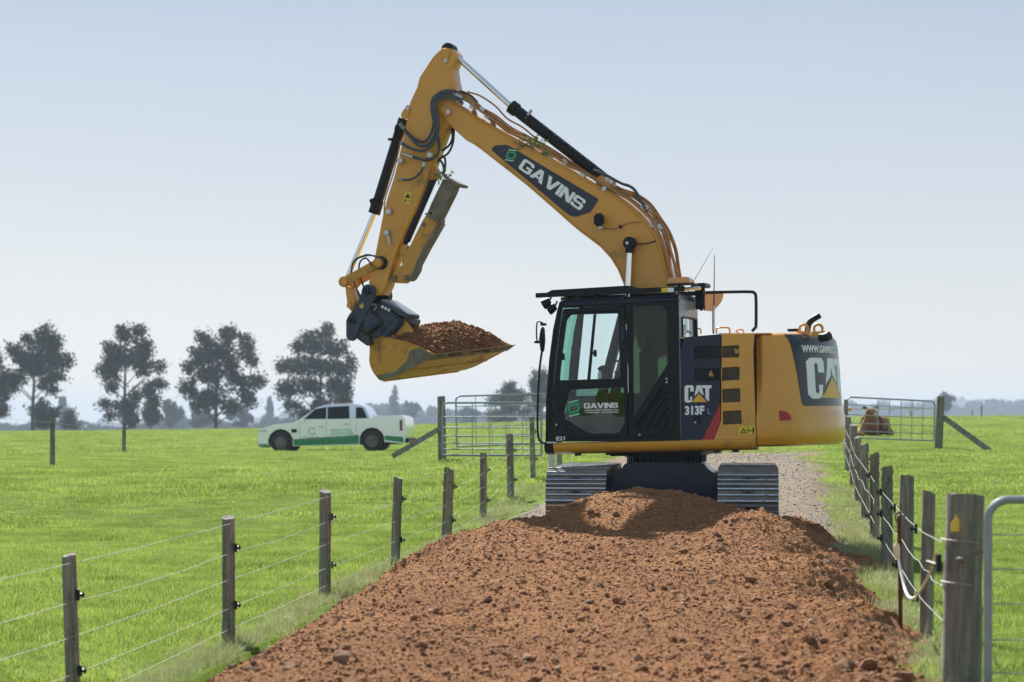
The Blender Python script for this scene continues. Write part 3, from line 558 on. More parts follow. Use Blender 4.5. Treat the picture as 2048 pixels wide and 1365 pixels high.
g.prism([(a, 0, b_) for a, b_ in A], [(a, .006, b_) for a, b_ in A]); g.build('plate', nmat('tag_yellow', (.75, .45, .03), .5, col2=(.80, .60, .08), vscale=40), tg); g = G(); g.cyl((.018, -.004, .04), (.018, .0, .04), .006, 8); g.build('nail', RUST, tg)
# steel stake with the clipped tape handle
D = 17.6; q = P(1803, 1285, D); zb = q.z - .2; st = empty('steel_stake', 'rusty steel stake leaning among the nearest posts of the right fence', 'stake', loc=(q.x, D, zb)); g = G()
tp = P(1799, 1032, D) - Vector((q.x, D, zb)); g.bar((0, 0, 0), tp, .008, .032); g.bar((0, .014, 0), tp + Vector((0, .014, 0)), .03, .008); g.build('shaft', RUST, st)
g = G(); g.tube(spline([tp + Vector(v) for v in ((-.02, -.02, -.06), (-.035, -.02, 0), (-.01, -.02, .03), (.03, -.02, .02), (.03, -.02, -.02))], 4), .008, 6); g.build('hook', OLDS, st)
hd = empty('tape_handle', 'bright cream gate handle hanging on the rusty stake', 'handle', loc=P(1795, 1102, 17.4)); g = G(); g.tube([(.0, 0, .055), (-.008, 0, .03), (-.004, 0, -.03), (.004, 0, -.06)], [.014, .026, .026, .012], 10); g.build('grip', nmat('cream_plastic', (.85, .62, .42), .4), hd)
g = G(); hl = Vector(hd.location); g.tube([v - hl for v in spline([P(1797, 1118, 17.4), P(1803, 1150, 17.3), P(1812, 1185, 17.1), P(1822, 1197, 16.6), P(1832, 1194, 16)], 5)], .011, 8); g.build('cord', WHITEB, hd)
g = G(); g.tube([v - hl for v in spline([P(1832, 1194, 16), P(1845, 1175, 15.4), P(1858, 1150, 14.8), P(1866, 1126, 14.3), P(1870, 1108, 14.1)], 5)], .008, 8); g.build('cord', TAPE, hd)
g = G(); g.box(P(1877, 1126, 13.85) - hl, (.03, .04, .10)); g.tube([P(1855, 1124, 14.0) - hl, P(1875, 1130, 13.9) - hl], .012, 6); g.build('insulator', BLACK, hd)
# ------------------------------------------------------------------ gates
def rr_frame(w, h, r=.12):
    pts = []
    for cx_, cz_, a0 in ((w - r, h - r, 0), (r, h - r, 90), ):
        for k in range(7): a = math.radians(a0 + 15 * k); pts.append((cx_ + r * math.cos(a), 0, cz_ + r * math.sin(a)))
    return [(w, 0, 0)] + pts + [(0, 0, 0)]
def gate(label, A, B, h, rails, verts, tr=.022, rod=.005, group=None, mesh_r=.010, both=True, midmat=None):
    A, B = Vector(A), Vector(B); d = B - A; wd = d.length; ang = math.atan2(d.y, d.x); tilt = math.asin(d.z / wd)
    M_ = Matrix.Translation(A) @ Matrix.Rotation(ang, 4, 'Z') @ Matrix.Rotation(-tilt, 4, 'Y'); t = empty('farm_gate', label, 'gate', M=M_)
    g = G(); g.tube(rr_frame(wd, h), tr, 10); g.tube([(0, 0, 0), (wd, 0, 0)], tr, 10); g.build('frame', GALV, t)
    for z in rails: g = G(); g.tube([(0, 0, z), (wd, 0, z)], tr * .55 if both else rod, 8); g.build('rail', midmat or GALV, t)
    for x in verts: g = G(); g.tube([(x, 0, 0), (x, 0, h)], mesh_r, 5); g.build('upright', GALV, t)
    return t
Dg = 13.6; A = P(1976, 1415, Dg); gate('near tubular steel gate hung beside the thick strainer post', A, A + Vector((3.2, -.25, .0)), CZ - (1000 - HY) / F * Dg - A.z, [.20, .39, .60, .80, 1.0], [], .0245, .004, both=False, midmat=WIRE)
g = G(); g.tube([P(1922, 1115, 13.75), P(1950, 1110, 13.7), P(1975, 1103, 13.65), P(1984, 1098, 13.6)], .006, 5); g.tube([P(1915, 1122, 13.76), P(1932, 1120, 13.72)], .02, 8); o = g.build('gate_hinge', OLDS, rf); o.location = -r0
A = P(885, 911, 51); gate('wider near leaf of the two steel gates left of the cab', A, P(1083, 911, 51), CZ - (806 - HY) / F * 51 - A.z, [.13, .26, .42, .60, .83], [.65, 1.02, 1.38, 1.74], .024)
A = P(914, 894, 57); gate('far steel gate seen through the near leaf left of the cab', A, P(1112, 886, 58.5), CZ - (793 - HY) / F * 57 - A.z, [.24, .47, .72, .97], [.55, 1.0, 1.5, 2.0], .022)
A = P(1868, 882, 58.3); gate('tall mesh gate behind the counterweight with a cow beyond it', A, P(1693, 876, 56.5), CZ - (803 - HY) / F * 58.3 - A.z, [.17, .36, .56, .80], [.42, .80, 1.18, 1.58, 1.98], .02)
g = G(); tpz = wire
f3 = Vector((P(884, 912, 52).x, 52, CZ - (912 - HY) / F * 52)); e3 = empty('gate_post', 'leaning strainer post with a diagonal brace left of the steel gates', 'post', loc=f3); put_post(e3, f3, f3, .092, (912 - 794) / F * 52, 61, (-.04, 0), WOODG, name='shaft', slant=.1)
g = G(); a, b = P(879, 858, 52) - f3, P(787, 912, 51) - f3; g.bar(a, b, .11, .10); g.build('brace', WOOD, e3)
f4 = Vector((P(1877, 897, 58).x, 58, CZ - (897 - HY) / F * 58)); e4 = empty('gate_post', 'leaning strainer post with a brace sloping down to the right', 'post', loc=f4); put_post(e4, f4, f4, .095, (897 - 793) / F * 58, 62, (.05, 0), WOODG, name='shaft', slant=.1)
g = G(); a, b = P(1888, 836, 58) - f4, P(1981, 903, 57) - f4; g.bar(a, b, .12, .10); g.build('brace', WOOD, e4)
# yellow tape across the far right gate
e5 = empty('gate_tape', 'frayed cream tape strung across the gate behind the counterweight', 'tape', loc=P(1780, 818, 56)); el = Vector(e5.location); g = G(); g.tube([P(1698 + 17 * i, 818 + (i % 3) - 1, 56) - el for i in range(11)], [.008 + .006 * (i % 2) for i in range(11)], 5); g.build('strand', TAPE, e5); g = G(); g.tube([P(1695, 819, 56) - el, P(1703, 820, 56) - el], .035, 8); g.build('handle', AMB, e5)
# paddock fence far left
pf = [(105, 835, 935, 10, 54), (248, 855, 912, 8, 78)]; f6 = Vector((P(105, 935, 54).x, 54, Zs(P(105, 935, 54).x, 54))); e6 = empty('wire_fence', 'thin two wire fence with spaced posts crossing the far left paddock', 'fence', loc=f6)
tops = []
for i, (a, ty, by, w_, D) in enumerate(pf): 
    b_ = P(a, by, D); put_post(e6, f6, b_, w_ / F * D / 2, (by - ty) / F * D, 70 + i, (-.03 if i == 0 else 0, 0)); tops.append((b_, (by - ty) / F * D))
b_ = P(825, 872, 92); put_post(e6, f6, b_, .045, .7, 73); 
for fr in (.62, .9): wire(e6, f6, [P(-60, 930, 42) + Vector((0, 0, fr))] + [t[0] + Vector((0, 0, t[1] * fr)) for t in tops] + [b_ + Vector((0, 0, .7 * fr))], r=.003, sag=.02)
f7 = P(1963, 838, 150); e7 = empty('wire_fence', 'distant line of slim dark posts across the right paddock', 'fence', loc=f7)
for i, (a, ty, by, w_, D) in enumerate([(1963, 812, 838, 3.2, 150), (1945, 820, 835, 2.4, 190), (1821, 822, 836, 3, 170)]): put_post(e7, f7, P(a, by, D), w_ / F * D / 2, (by - ty) / F * D, 80 + i)
# ------------------------------------------------------------------ trees
def leafmat(name, a, b_):
    m = nmat(name, a, .6, col2=b_, vscale=.5, transl=.25, spec=.3); return m
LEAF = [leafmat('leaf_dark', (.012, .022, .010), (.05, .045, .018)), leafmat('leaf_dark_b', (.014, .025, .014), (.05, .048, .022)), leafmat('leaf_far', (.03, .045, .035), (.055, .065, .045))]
BARK = nmat('bark', (.045, .04, .035), .9, var=.3, vscale=3)
def leaf_cards(cs, rs, n_per, size, r, clump=.95):
    """cs centres (k,3), rs radii (k,3); leaf quads gathered in sub-clumps"""
    V = []
    for c, q in zip(cs, rs):
        n = int(n_per * (q[0] * q[2]) / 2.2 * 10) + 40; m = max(9, n // 36)
        d = r.normal(0, 1, (m, 3)); d /= np.linalg.norm(d, axis=1)[:, None]; sc = c + d * q * (r.random((m, 1)) ** .42); ci = r.integers(0, m, n)
        p = sc[ci] + r.normal(0, clump * .42, (n, 3)); u = r.normal(0, 1, (n, 3)); u /= np.linalg.norm(u, axis=1)[:, None]; v = np.cross(u, r.normal(0, 1, (n, 3))); v /= np.linalg.norm(v, axis=1)[:, None]
        s = size * .92 * r.uniform(.6, 1.3, (n, 1)); V.append(np.stack([p - u * s, p + v * s * .6, p + u * s, p - v * s * .6], 1))
    V = np.concatenate(V); k = len(V); return V.reshape(-1, 3), np.arange(k * 4).reshape(k, 4)
def quads_mesh(name, V, Q, mat):
    me = bpy.data.meshes.new(name); n = len(Q); me.vertices.add(len(V)); me.vertices.foreach_set('co', V.astype(np.float32).ravel()); me.loops.add(n * 4); me.polygons.add(n)
    me.loops.foreach_set('vertex_index', Q.astype(np.int32).ravel()); me.polygons.foreach_set('loop_start', np.arange(0, n * 4, 4, dtype=np.int32)); me.polygons.foreach_set('loop_total', np.full(n, 4, np.int32)); me.update(calc_edges=True); me.materials.append(mat); return me
def tree(label, tx, blobs, D, base_py, seed, mat=0, dens=85, size=.24, trunk=.32, top=None, cat='tree', name='broadleaf_tree', group=None):
    r = np.random.default_rng(seed); k = D / F; b0 = np.array([(tx - 1024) * k, D, float(Z((tx - 1024) * k, D))])
    cs = np.array([[(a - 1024) * k - b0[0], r.uniform(-.55, .55) * 4.5 * min(1, len(blobs) / 9), CZ - (b_ - HY) * k - b0[2]] for a, b_, c, d in blobs]); rs = np.array([[c * k * 1.02, (c + d) / 2 * k, d * k * 1.02] for a, b_, c, d in blobs])
    t = empty(name, label, cat, group, loc=tuple(b0)); V, Q = leaf_cards(cs, rs, dens, size, r); o = bpy.data.objects.new('crown', quads_mesh('crown', V, Q, LEAF[mat])); link(o, t)
    H = cs[:, 2].max(); g = G(); g.tube([(0, 0, -1), (0, 0, H * .25), (r.normal(0, .15), 0, H * .55), (r.normal(0, .3), 0, H * .85)], [trunk, trunk * .8, trunk * .55, .05], 8)
    for c in cs:
        z0 = max(H * .12, c[2] - abs(c[0]) * .7 - H * .05); z0 = min(z0, c[2] - .2) if c[2] > .6 else c[2]; g.tube([(0, 0, z0), (c[0] * .5, c[1] * .5, (z0 + c[2]) / 2 + .1), tuple(c)], [trunk * .32, trunk * .2, .03], 5)
        for _ in range(3):
            e = c + r.normal(0, 1, 3) * rs[0] * .6; g.tube([tuple(c), tuple(e)], [.05, .02], 4)
    g.build('trunk', BARK, t, 60); return t
def Zm(L_): return [(a * .3418, 620 + b_ * .3418, c * .3418, d * .3418) for a, b_, c, d in L_]
TG = 'row of big paddock trees on the left skyline'
tree('leftmost full tree, its crown spreading out past the frame edge', 65, Zm([(270, 140, 55, 45), (150, 160, 38, 28), (100, 240, 55, 42), (230, 230, 100, 75), (330, 200, 48, 55), (370, 310, 65, 45), (200, 330, 115, 65), (90, 420, 65, 50), (40, 400, 60, 50), (350, 390, 55, 26), (250, 420, 55, 35), (300, 470, 40, 20), (150, 300, 50, 50)]), 338, 862, 1, 0, group=TG)
tree('airy tree with a bare lower trunk, second from the left', 249, Zm([(740, 150, 58, 55), (820, 130, 38, 35), (640, 220, 55, 38), (860, 210, 55, 45), (700, 280, 105, 65), (620, 330, 58, 55), (650, 380, 65, 38), (860, 330, 55, 55), (940, 330, 45, 26), (800, 260, 55, 55), (930, 430, 45, 26), (880, 480, 50, 50), (650, 450, 45, 24), (600, 550, 42, 24), (720, 560, 70, 30), (650, 620, 45, 22), (770, 500, 35, 35), (900, 540, 36, 36)]), 334, 862, 2, 1, group=TG)
tree('dense round crowned tree, third from the left, with a limb out to the right', 432, Zm([(1200, 180, 50, 48), (1340, 145, 68, 38), (1440, 190, 48, 55), (1280, 230, 115, 65), (1180, 280, 60, 58), (1110, 340, 45, 34), (1230, 360, 90, 78), (1120, 460, 58, 58), (1350, 330, 58, 65), (1450, 260, 40, 36), (1220, 510, 95, 65), (1400, 440, 80, 48), (1510, 420, 60, 32), (1450, 520, 55, 55), (1330, 560, 58, 48), (1160, 560, 48, 42), (1480, 300, 26, 36)]), 336, 862, 3, 0, group=TG)
tree('tall tree behind the white ute', 640, Zm([(1910, 130, 48, 38), (1830, 155, 48, 38), (1750, 210, 58, 42), (1890, 220, 88, 58), (1980, 220, 55, 55), (1700, 330, 65, 45), (1640, 330, 26, 26), (1820, 330, 95, 65), (1950, 330, 78, 58), (2035, 330, 36, 62), (1680, 450, 65, 52), (1820, 450, 78, 55), (1960, 450, 75, 55), (1635, 480, 34, 24), (1700, 560, 55, 34), (1880, 560, 75, 45), (2000, 530, 62, 45), (1780, 610, 62, 34), (2030, 440, 36, 45)]), 333, 862, 4, 1, group=TG)
tree('part of a tree at the far left frame edge', -22, [(-15, 770, 30, 22), (8, 755, 14, 12), (-25, 720, 32, 28), (5, 790, 16, 16), (8, 822, 10, 12), (-20, 820, 28, 20)], 345, 862, 5, 1, group=TG)
SG = 'smaller trees and bushes further back'
def simple(label, x, top, wd, base, D, seed, mat=1, conifer=False, name='small_tree', dens=80, size=.26):
    size = size * max(1, D / 500); dens = dens / max(1, D / 500) ** 1.6
    h = base - top; b = []
    r = random.Random(seed)
    if conifer:
        for i in range(9):
            t = i / 8; b.append((x + r.uniform(-.2, .2) * wd * .3, top + h * (.06 + .72 * t), wd * .5 * (.12 + .85 * t) * r.uniform(.75, 1.1), h * .075))
    else:
        for i in range(10): a = r.uniform(0, 6.28); q = r.uniform(0, .33); b.append((x + math.cos(a) * wd * q, top + h * .42 + math.sin(a) * h * .30 * r.uniform(.4, 1), wd * r.uniform(.14, .24), h * r.uniform(.11, .18)))
    return tree(label, x, b, D, base, seed, mat, dens, size, .18, name=name, group=SG)
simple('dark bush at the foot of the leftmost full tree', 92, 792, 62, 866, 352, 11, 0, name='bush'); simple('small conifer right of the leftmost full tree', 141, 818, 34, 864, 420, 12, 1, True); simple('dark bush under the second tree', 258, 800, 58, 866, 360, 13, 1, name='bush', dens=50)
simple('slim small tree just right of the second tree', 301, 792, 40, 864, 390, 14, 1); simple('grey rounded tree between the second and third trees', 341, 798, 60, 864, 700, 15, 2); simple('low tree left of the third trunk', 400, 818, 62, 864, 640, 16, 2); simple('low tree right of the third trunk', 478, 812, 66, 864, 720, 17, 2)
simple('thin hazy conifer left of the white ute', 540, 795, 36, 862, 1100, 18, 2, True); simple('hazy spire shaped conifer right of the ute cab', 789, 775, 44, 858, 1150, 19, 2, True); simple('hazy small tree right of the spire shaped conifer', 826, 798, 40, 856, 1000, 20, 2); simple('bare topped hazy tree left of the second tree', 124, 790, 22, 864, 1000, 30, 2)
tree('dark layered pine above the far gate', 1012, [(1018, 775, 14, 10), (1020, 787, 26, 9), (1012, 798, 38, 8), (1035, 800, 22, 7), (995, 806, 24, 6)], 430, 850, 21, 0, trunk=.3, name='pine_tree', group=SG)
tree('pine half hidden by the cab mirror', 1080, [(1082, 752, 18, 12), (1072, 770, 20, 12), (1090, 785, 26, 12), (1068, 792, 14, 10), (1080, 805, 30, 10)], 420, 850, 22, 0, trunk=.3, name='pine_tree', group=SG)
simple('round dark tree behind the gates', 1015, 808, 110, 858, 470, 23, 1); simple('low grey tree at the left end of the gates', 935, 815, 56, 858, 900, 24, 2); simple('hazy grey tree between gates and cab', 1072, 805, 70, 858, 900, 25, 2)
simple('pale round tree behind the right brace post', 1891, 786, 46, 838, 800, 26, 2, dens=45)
def belt(label, prof, D, seed, size=.9, dens=1.0):
    r = np.random.default_rng(seed); V = []; k = D / F; xs_ = [p[0] for p in prof]; n = int((xs_[-1] - xs_[0]) * 26 * dens); a = r.uniform(xs_[0], xs_[-1], n); tp = np.interp(a, xs_, [p[1] for p in prof]) + fbm(a * .06, a * 0, 3, seed) * 14 + fbm(a * .35, a * 0, 2, seed + 3) * 5
    z = CZ - (tp + (868 - tp) * r.random(n) ** 1.5 - HY) * k; p = np.stack([(a - 1024) * k, D + r.uniform(-12, 12, n), z], -1); u = r.normal(0, 1, (n, 3)); u /= np.linalg.norm(u, axis=1)[:, None]; v = np.cross(u, r.normal(0, 1, (n, 3))); v /= np.linalg.norm(v, axis=1)[:, None]; s = size * r.uniform(.6, 1.3, (n, 1))
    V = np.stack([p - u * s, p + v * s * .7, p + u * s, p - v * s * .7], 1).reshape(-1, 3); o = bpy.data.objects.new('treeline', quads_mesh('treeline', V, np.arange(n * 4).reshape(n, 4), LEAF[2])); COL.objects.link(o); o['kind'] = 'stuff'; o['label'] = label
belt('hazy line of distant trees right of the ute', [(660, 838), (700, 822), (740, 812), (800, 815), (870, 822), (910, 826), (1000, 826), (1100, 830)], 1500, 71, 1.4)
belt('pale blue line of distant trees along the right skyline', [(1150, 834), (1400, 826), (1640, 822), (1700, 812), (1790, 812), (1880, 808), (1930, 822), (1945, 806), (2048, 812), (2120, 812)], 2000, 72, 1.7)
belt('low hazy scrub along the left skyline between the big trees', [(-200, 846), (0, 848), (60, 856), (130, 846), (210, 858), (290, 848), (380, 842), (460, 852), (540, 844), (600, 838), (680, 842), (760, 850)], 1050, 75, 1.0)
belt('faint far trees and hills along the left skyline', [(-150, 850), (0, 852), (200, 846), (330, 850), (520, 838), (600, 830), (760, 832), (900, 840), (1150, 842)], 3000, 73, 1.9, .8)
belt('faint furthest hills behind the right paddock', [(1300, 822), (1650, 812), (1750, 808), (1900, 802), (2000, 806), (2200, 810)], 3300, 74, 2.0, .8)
# ================================================================== THE UTE
def make_ute():
    q = P(674, 905, 85); z0 = CZ - (905 - HY) / F * 85
    M_ = Matrix.Translation((q.x, 85, z0)) @ Matrix.Rotation(math.radians(-7), 4, 'Z') @ Matrix.Rotation(math.radians(1.0) , 4, 'Y').inverted()
    t = empty('utility_truck', 'white double cab ute with green sill stripe parked in the paddock', 'pickup truck', M=M_)
    K = 53.5
    def c(a, b_): return ((a - 674) / K, (905 - b_) / K)      # x rearwards, z up
    def hw(z): return .92 - max(0, z - 1.08) * .33
    def arch(cx_, cz_, r): return [(cx_ + r * math.cos(a), cz_ + r * math.sin(a)) for a in np.linspace(PI * 1.08, -.08 * PI, 9)]
    wf, wr = c(574, 885), c(752, 885); wf, wr = (wf[0], .39), (wr[0], .39)
    low = [c(533, 893), c(529, 882), c(530, 865), c(535, 857), c(562, 849), c(600, 845.5), c(611, 840), c(724, 841), c(748, 840), c(812, 838), c(817, 843), c(819, 872), c(815, 890)]
    bot = [(wr[0] + .46, .36)] + arch(wr[0], .42, .46)[::-1] + [(wr[0] - .47, .27), (wf[0] + .47, .25)] + arch(wf[0], .42, .46)[::-1]
    prof = low + bot
    g = G(); g.prism([(x, -.92, z) for x, z in prof], [(x, .92, z) for x, z in prof]); g.build('body', CARW, t, 40, bevel=.03)
    cab_ = [c(608, 842), c(643, 818), c(660, 813), c(700, 811.5), c(727, 813.5), c(738, 819), c(750, 841)]
    g = G(); g.prism([(x, -hw(z), z) for x, z in cab_], [(x, hw(z), z) for x, z in cab_]); g.build('cab_roof', CARW, t, 40, bevel=.02)
    def win(name, pts):
        for s in (-1, 1):
            g = G(); g.prism([(c(a, b_)[0], s * (hw(c(a, b_)[1]) + .012), c(a, b_)[1]) for a, b_ in pts], [(c(a, b_)[0], s * (hw(c(a, b_)[1]) - .01), c(a, b_)[1]) for a, b_ in pts]); g.build(name, CARWIN, t, 40)
    win('side_window', [(616, 843.5), (641, 821), (663, 817.5), (663, 844)]); win('side_window', [(665.5, 844), (665.5, 817.5), (707, 816), (709, 842)]); win('rear_quarter_window', [(721, 840), (720.5, 818.5), (734, 820), (744, 840)])
    a, b_ = c(608, 842), c(643, 818); g = G(); g.prism([(a[0] + .02, -.82, a[1] + .02), (a[0] + .02, .82, a[1] + .02), (b_[0] - .03, .72, b_[1] - .02), (b_[0] - .03, -.72, b_[1] - .02)], [(a[0] + .06, -.82, a[1]), (a[0] + .06, .82, a[1]), (b_[0], .72, b_[1] - .05), (b_[0], -.72, b_[1] - .05)])
    for v in g.v[:]: pass
    g.v = [(x - .035, y, z + .02) for x, y, z in g.v]; g.build('windscreen', CARWIN, t)
    # green stripe, prints
    for s in (-1, 1):
        st_ = [(wf[0] + .49, .27), (wr[0] - .48, .30), (wr[0] - .47, .62), (wf[0] + .47, .50)]
        g = G(); g.prism([(x, s * .927, z) for x, z in st_], [(x, s * .91, z) for x, z in st_]); g.build('green_stripe', CARG, t)
        e1, e2 = c(812, 877), c(814, 888); st_ = [(wr[0] + .48, .42), e2, e1, (wr[0] + .47, .58)]; g = G(); g.prism([(x, s * .927, z) for x, z in st_], [(x, s * .91, z) for x, z in st_]); g.build('green_stripe', CARG, t)
        st_ = [c(531.5, 891), (wf[0] - .49, .22), (wf[0] - .48, .36), c(531, 888)]; g = G(); g.prism([(x, s * .927, z) for x, z in st_], [(x, s * .91, z) for x, z in st_]); g.build('green_stripe', CARG, t)
    g = G(); ring = [c(636 + 6.5 * math.cos(a), 863 + 6.5 * math.sin(a)) for a in np.linspace(.4, 5.9, 12)]; g.tube([(x, -.925, z) for x, z in ring], .022, 5); g.build('emblem', CARGL, t)
    def lt(txt, size, a, b_, mat, off=.004):
        me = text_mesh(txt, size, off); co = coords(me); p = c(a, b_); co = np.stack([p[0] + co[:, 0], -.925 - co[:, 2], p[1] + co[:, 1]], -1); setco(me, co); mobj('lettering', me, mat, t)
    lt('GAVINS', .16, 618, 880, CARGR, .006); lt('AGRICULTURAL', .11, 671, 864, CARGL, .006); lt('CONTRACTING', .12, 671, 871, CARGL, .006); lt('EARTHWORKS', .13, 671, 878.5, CARGL, .006) 
    # doors seams, handles, lamps
    g = G()
    for a in (612, 664, 711, 722): x = c(a, 840)[0]; g.box((x, -.922, .75), (.012, .01, .82))
    g.box((0, 0, 0), (.001, .001, .001)); g.build('door_seam', CARGR, t)
    for a, b_ in ((654, 855), (703, 851)): p = c(a, b_); g = G(); g.box((p[0], -.945, p[1]), (.2, .04, .04)); g.build('door_handle', STL, t, bevel=.01)
    for s in (-1, 1):
        g = G(); p = c(620, 842); g.box((p[0], s * 1.0, p[1] + .03), (.12, .2, .17)); g.build('wing_mirror', CARW, t, bevel=.03)
        g = G(); p = c(809, 855); g.box((p[0], s * .86, p[1]), (.14, .15, .42)); g.build('tail_light', nmat('tail_lens', (.16, .04, .035), .2, coat=.5) if s < 0 else MATS['tail_lens'], t, bevel=.02)
        g = G(); p = c(538, 861); g.box((p[0] + .05, s * .78, p[1]), (.36, .3, .14)); g.build('headlight', STL, t, bevel=.04)
    g = G(); p = c(529, 876); g.box((p[0] + .02, 0, p[1] - .03), (.12, 1.5, .34)); g.build('grille', BLACK, t, bevel=.03)
    g = G(); p = c(531, 888); g.box((p[0] + .1, 0, p[1]), (.25, 1.86, .2)); g.build('front_bumper', CARGR, t, bevel=.05)
    g = G(); p = c(819, 884); g.box((p[0], 0, p[1]), (.16, 1.8, .16)); g.build('rear_bumper', BLACK, t, bevel=.03)
    g = G(); p = c(601, 862); g.box((p[0], -.93, p[1]), (.2, .03, .13)); g.build('side_vent', BLACK, t, bevel=.01)
    g = G(); p = c(690, 810); g.box((p[0], 0, p[1] - .02), (.5, 1.0, .03)); g.build('roof_bar', AMB, t, bevel=.01)
    g = G(); a, b_ = c(752, 837.5), c(810, 836.5); g.box(((a[0] + b_[0]) / 2, 0, a[1]), (b_[0] - a[0], 1.6, .06)); g.build('tray_cover', CARW, t, bevel=.02)
    for (x, z) in (wf, wr):
        for s in (-1, 1):
            g = G(); g.tube([(x, s * .68, z), (x, s * .70, z), (x, s * .90, z), (x, s * .92, z)], [.33, .37, .37, .34], 26); o = g.build('wheel', TYRE, t, 50)
            g = G(); g.cyl((x, s * .905, z), (x, s * .926, z), .22, 20)
            for k in range(6): a = k * PI / 3; g.bar((x, s * .935, z), (x + .22 * math.cos(a), s * .93, z + .22 * math.sin(a)), .05, .02)
            g.build('rim', OLDS, o, 40)
    g = G(); g.box((.1, 0, .36), (4.4, 1.5, .2)); g.box((wf[0], 0, .62), (.98, 1.5, .5)); g.box((wr[0], 0, .62), (.98, 1.5, .5)); g.build('chassis', BLACK, t)
    return t
make_ute()
# ================================================================== THE COW
def make_cow():
    b = P(1742, 880, 76); z0 = Zs(b.x, 76); t = empty('cow', 'brown cow lying in the grass beyond the far right gate', 'cow', loc=(b.x, 76, z0))
    J = [((.25, .35, .38), .30), ((.12, .1, .42), .36), ((0, -.2, .42), .33), ((-.08, -.42, .52), .22), ((-.10, -.55, .72), .15), ((-.10, -.62, .88), .13), ((-.02, -.76, .80), .10), ((.04, -.86, .72), .075),
         ((.45, .2, .22), .17), ((.55, -.15, .12), .10), ((.50, -.4, .07), .06), ((-.28, -.3, .2), .14), ((-.42, -.55, .10), .08), ((-.25, -.68, .07), .055)]
    E = [(0, 1), (1, 2), (2, 3), (3, 4), (4, 5), (5, 6), (6, 7), (0, 8), (8, 9), (9, 10), (2, 11), (11, 12), (12, 13)]
    me = bpy.data.meshes.new('cow_body'); me.from_pydata([j[0] for j in J], E, []); o = bpy.data.objects.new('body', me); link(o, t); m = o.modifiers.new('s', 'SKIN'); o.modifiers.new('u', 'SUBSURF').levels = 2; o.modifiers['u'].render_levels = 2
    for i, (p, r) in enumerate(J): me.skin_vertices[0].data[i].radius = (r, r)
    me.skin_vertices[0].data[1].use_root = True; me.materials.append(COW); o.scale = (1.15, 1, 1)
    for s in (-1, 1): g = G(); g.tube([(-.12 + s * .10, -.62, .92), (-.11 + s * .22, -.60, .95), (-.11 + s * .27, -.6, .90)], [.03, .055, .01], 8); g.build('ear', nmat('cow_ear', (.07, .035, .02), .9) if s < 0 else MATS['cow_ear'], t)
    g = G(); g.tube([(.03, -.84, .745), (.05, -.93, .69)], [.075, .06], 12); g.build('muzzle', HOOF, t, 60)
make_cow()
# ================================================================== THE EXCAVATOR
PSI, PIT = math.radians(18), math.radians(1.5)
ORG = Vector(((1337 - 1024) / F * 28.9, 28.9, 0.0))
ua = Vector((math.cos(PSI) * math.cos(PIT), -math.sin(PSI) * math.cos(PIT), math.sin(PIT))); va = Vector((math.sin(PSI), math.cos(PSI), 0)); wa = ua.cross(va)
M = Matrix(((ua.x, va.x, wa.x, ORG.x), (ua.y, va.y, wa.y, ORG.y), (ua.z, va.z, wa.z, ORG.z), (0, 0, 0, 1)))
EX = empty('excavator', 'yellow and navy tracked excavator slewed across the dirt with a loaded bucket', 'excavator', M=M)
CAM = Vector((0, 0, CZ))
def ray(px, py): return Vector(((px - 1024) / F, 1, -(py - HY) / F))
def L(px, py, v=0.):
    """point of the machine's own plane v = const that stands at a given spot"""
    d = ray(px, py); t = (v - (CAM - ORG).dot(va)) / d.dot(va); p = CAM + d * t - ORG; return Vector((p.dot(ua), v, p.dot(wa)))
def Lu(px, py, u):
    d = ray(px, py); t = (u - (CAM - ORG).dot(ua)) / d.dot(ua); p = CAM + d * t - ORG; return Vector((u, p.dot(va), p.dot(wa)))
def LP2(pts, v): return [(L(a, b_, v).x, L(a, b_, v).z) for a, b_ in pts]
def vplate(name, polys, v, th, mat, parent, bev=.004, label=None, rnd=0, sharp=35, raw=False):
    """plate whose near face stands at v; polys in photo points (or raw u,w)"""
    ps = [p if raw else LP2(p, v) for p in polys]
    if rnd: ps = [rnd_poly(p, rnd) for p in ps]
    me = curve_mesh(ps, th, bev); co = coords(me); setco(me, np.stack([co[:, 0], v + th / 2 - co[:, 2], co[:, 1]], -1)); return mobj(name, me, mat, parent, label, sharp)
def uplate(name, polys, u, th, mat, parent, bev=.004, rnd=0):
    """plate facing the rear (+u); polys in (v, w)"""
    ps = [rnd_poly(p, rnd) if rnd else p for p in polys]; me = curve_mesh(ps, th, bev); co = coords(me); setco(me, np.stack([u - th / 2 + co[:, 2], co[:, 0], co[:, 1]], -1)); return mobj(name, me, mat, parent, None, 35)
def vcyl(g, px, py, r, v0, v1, n=24, vr=None):
    c = L(px, py, v0 if vr is None else vr); g.cyl((c.x, v0, c.z), (c.x, v1, c.z), r, n); return c
def vtext(txt, parent, p0, p1, v, height_px, mat, off=.01, name='lettering', ex=.002, space=1.):
    """print running from p0 to p1 (baseline) on the plane v, stretched to fit"""
    a, b_ = L(*p0, v), L(*p1, v); me = text_mesh(txt, 1., off, space, ex); co = coords(me); mn, mx = co.min(0), co.max(0); d = b_ - a; n = Vector((-d.z, 0, d.x)).normalized(); hh = height_px / F * 28.
    X_ = (co[:, 0] - mn[0]) / (mx[0] - mn[0]); Y_ = (co[:, 1] - 0) / .7 * hh; w3 = np.array(a)[None] + X_[:, None] * np.array(d)[None] + Y_[:, None] * np.array(n)[None]; w3[:, 1] = v - co[:, 2]; setco(me, w3); return mobj(name, me, mat, parent)
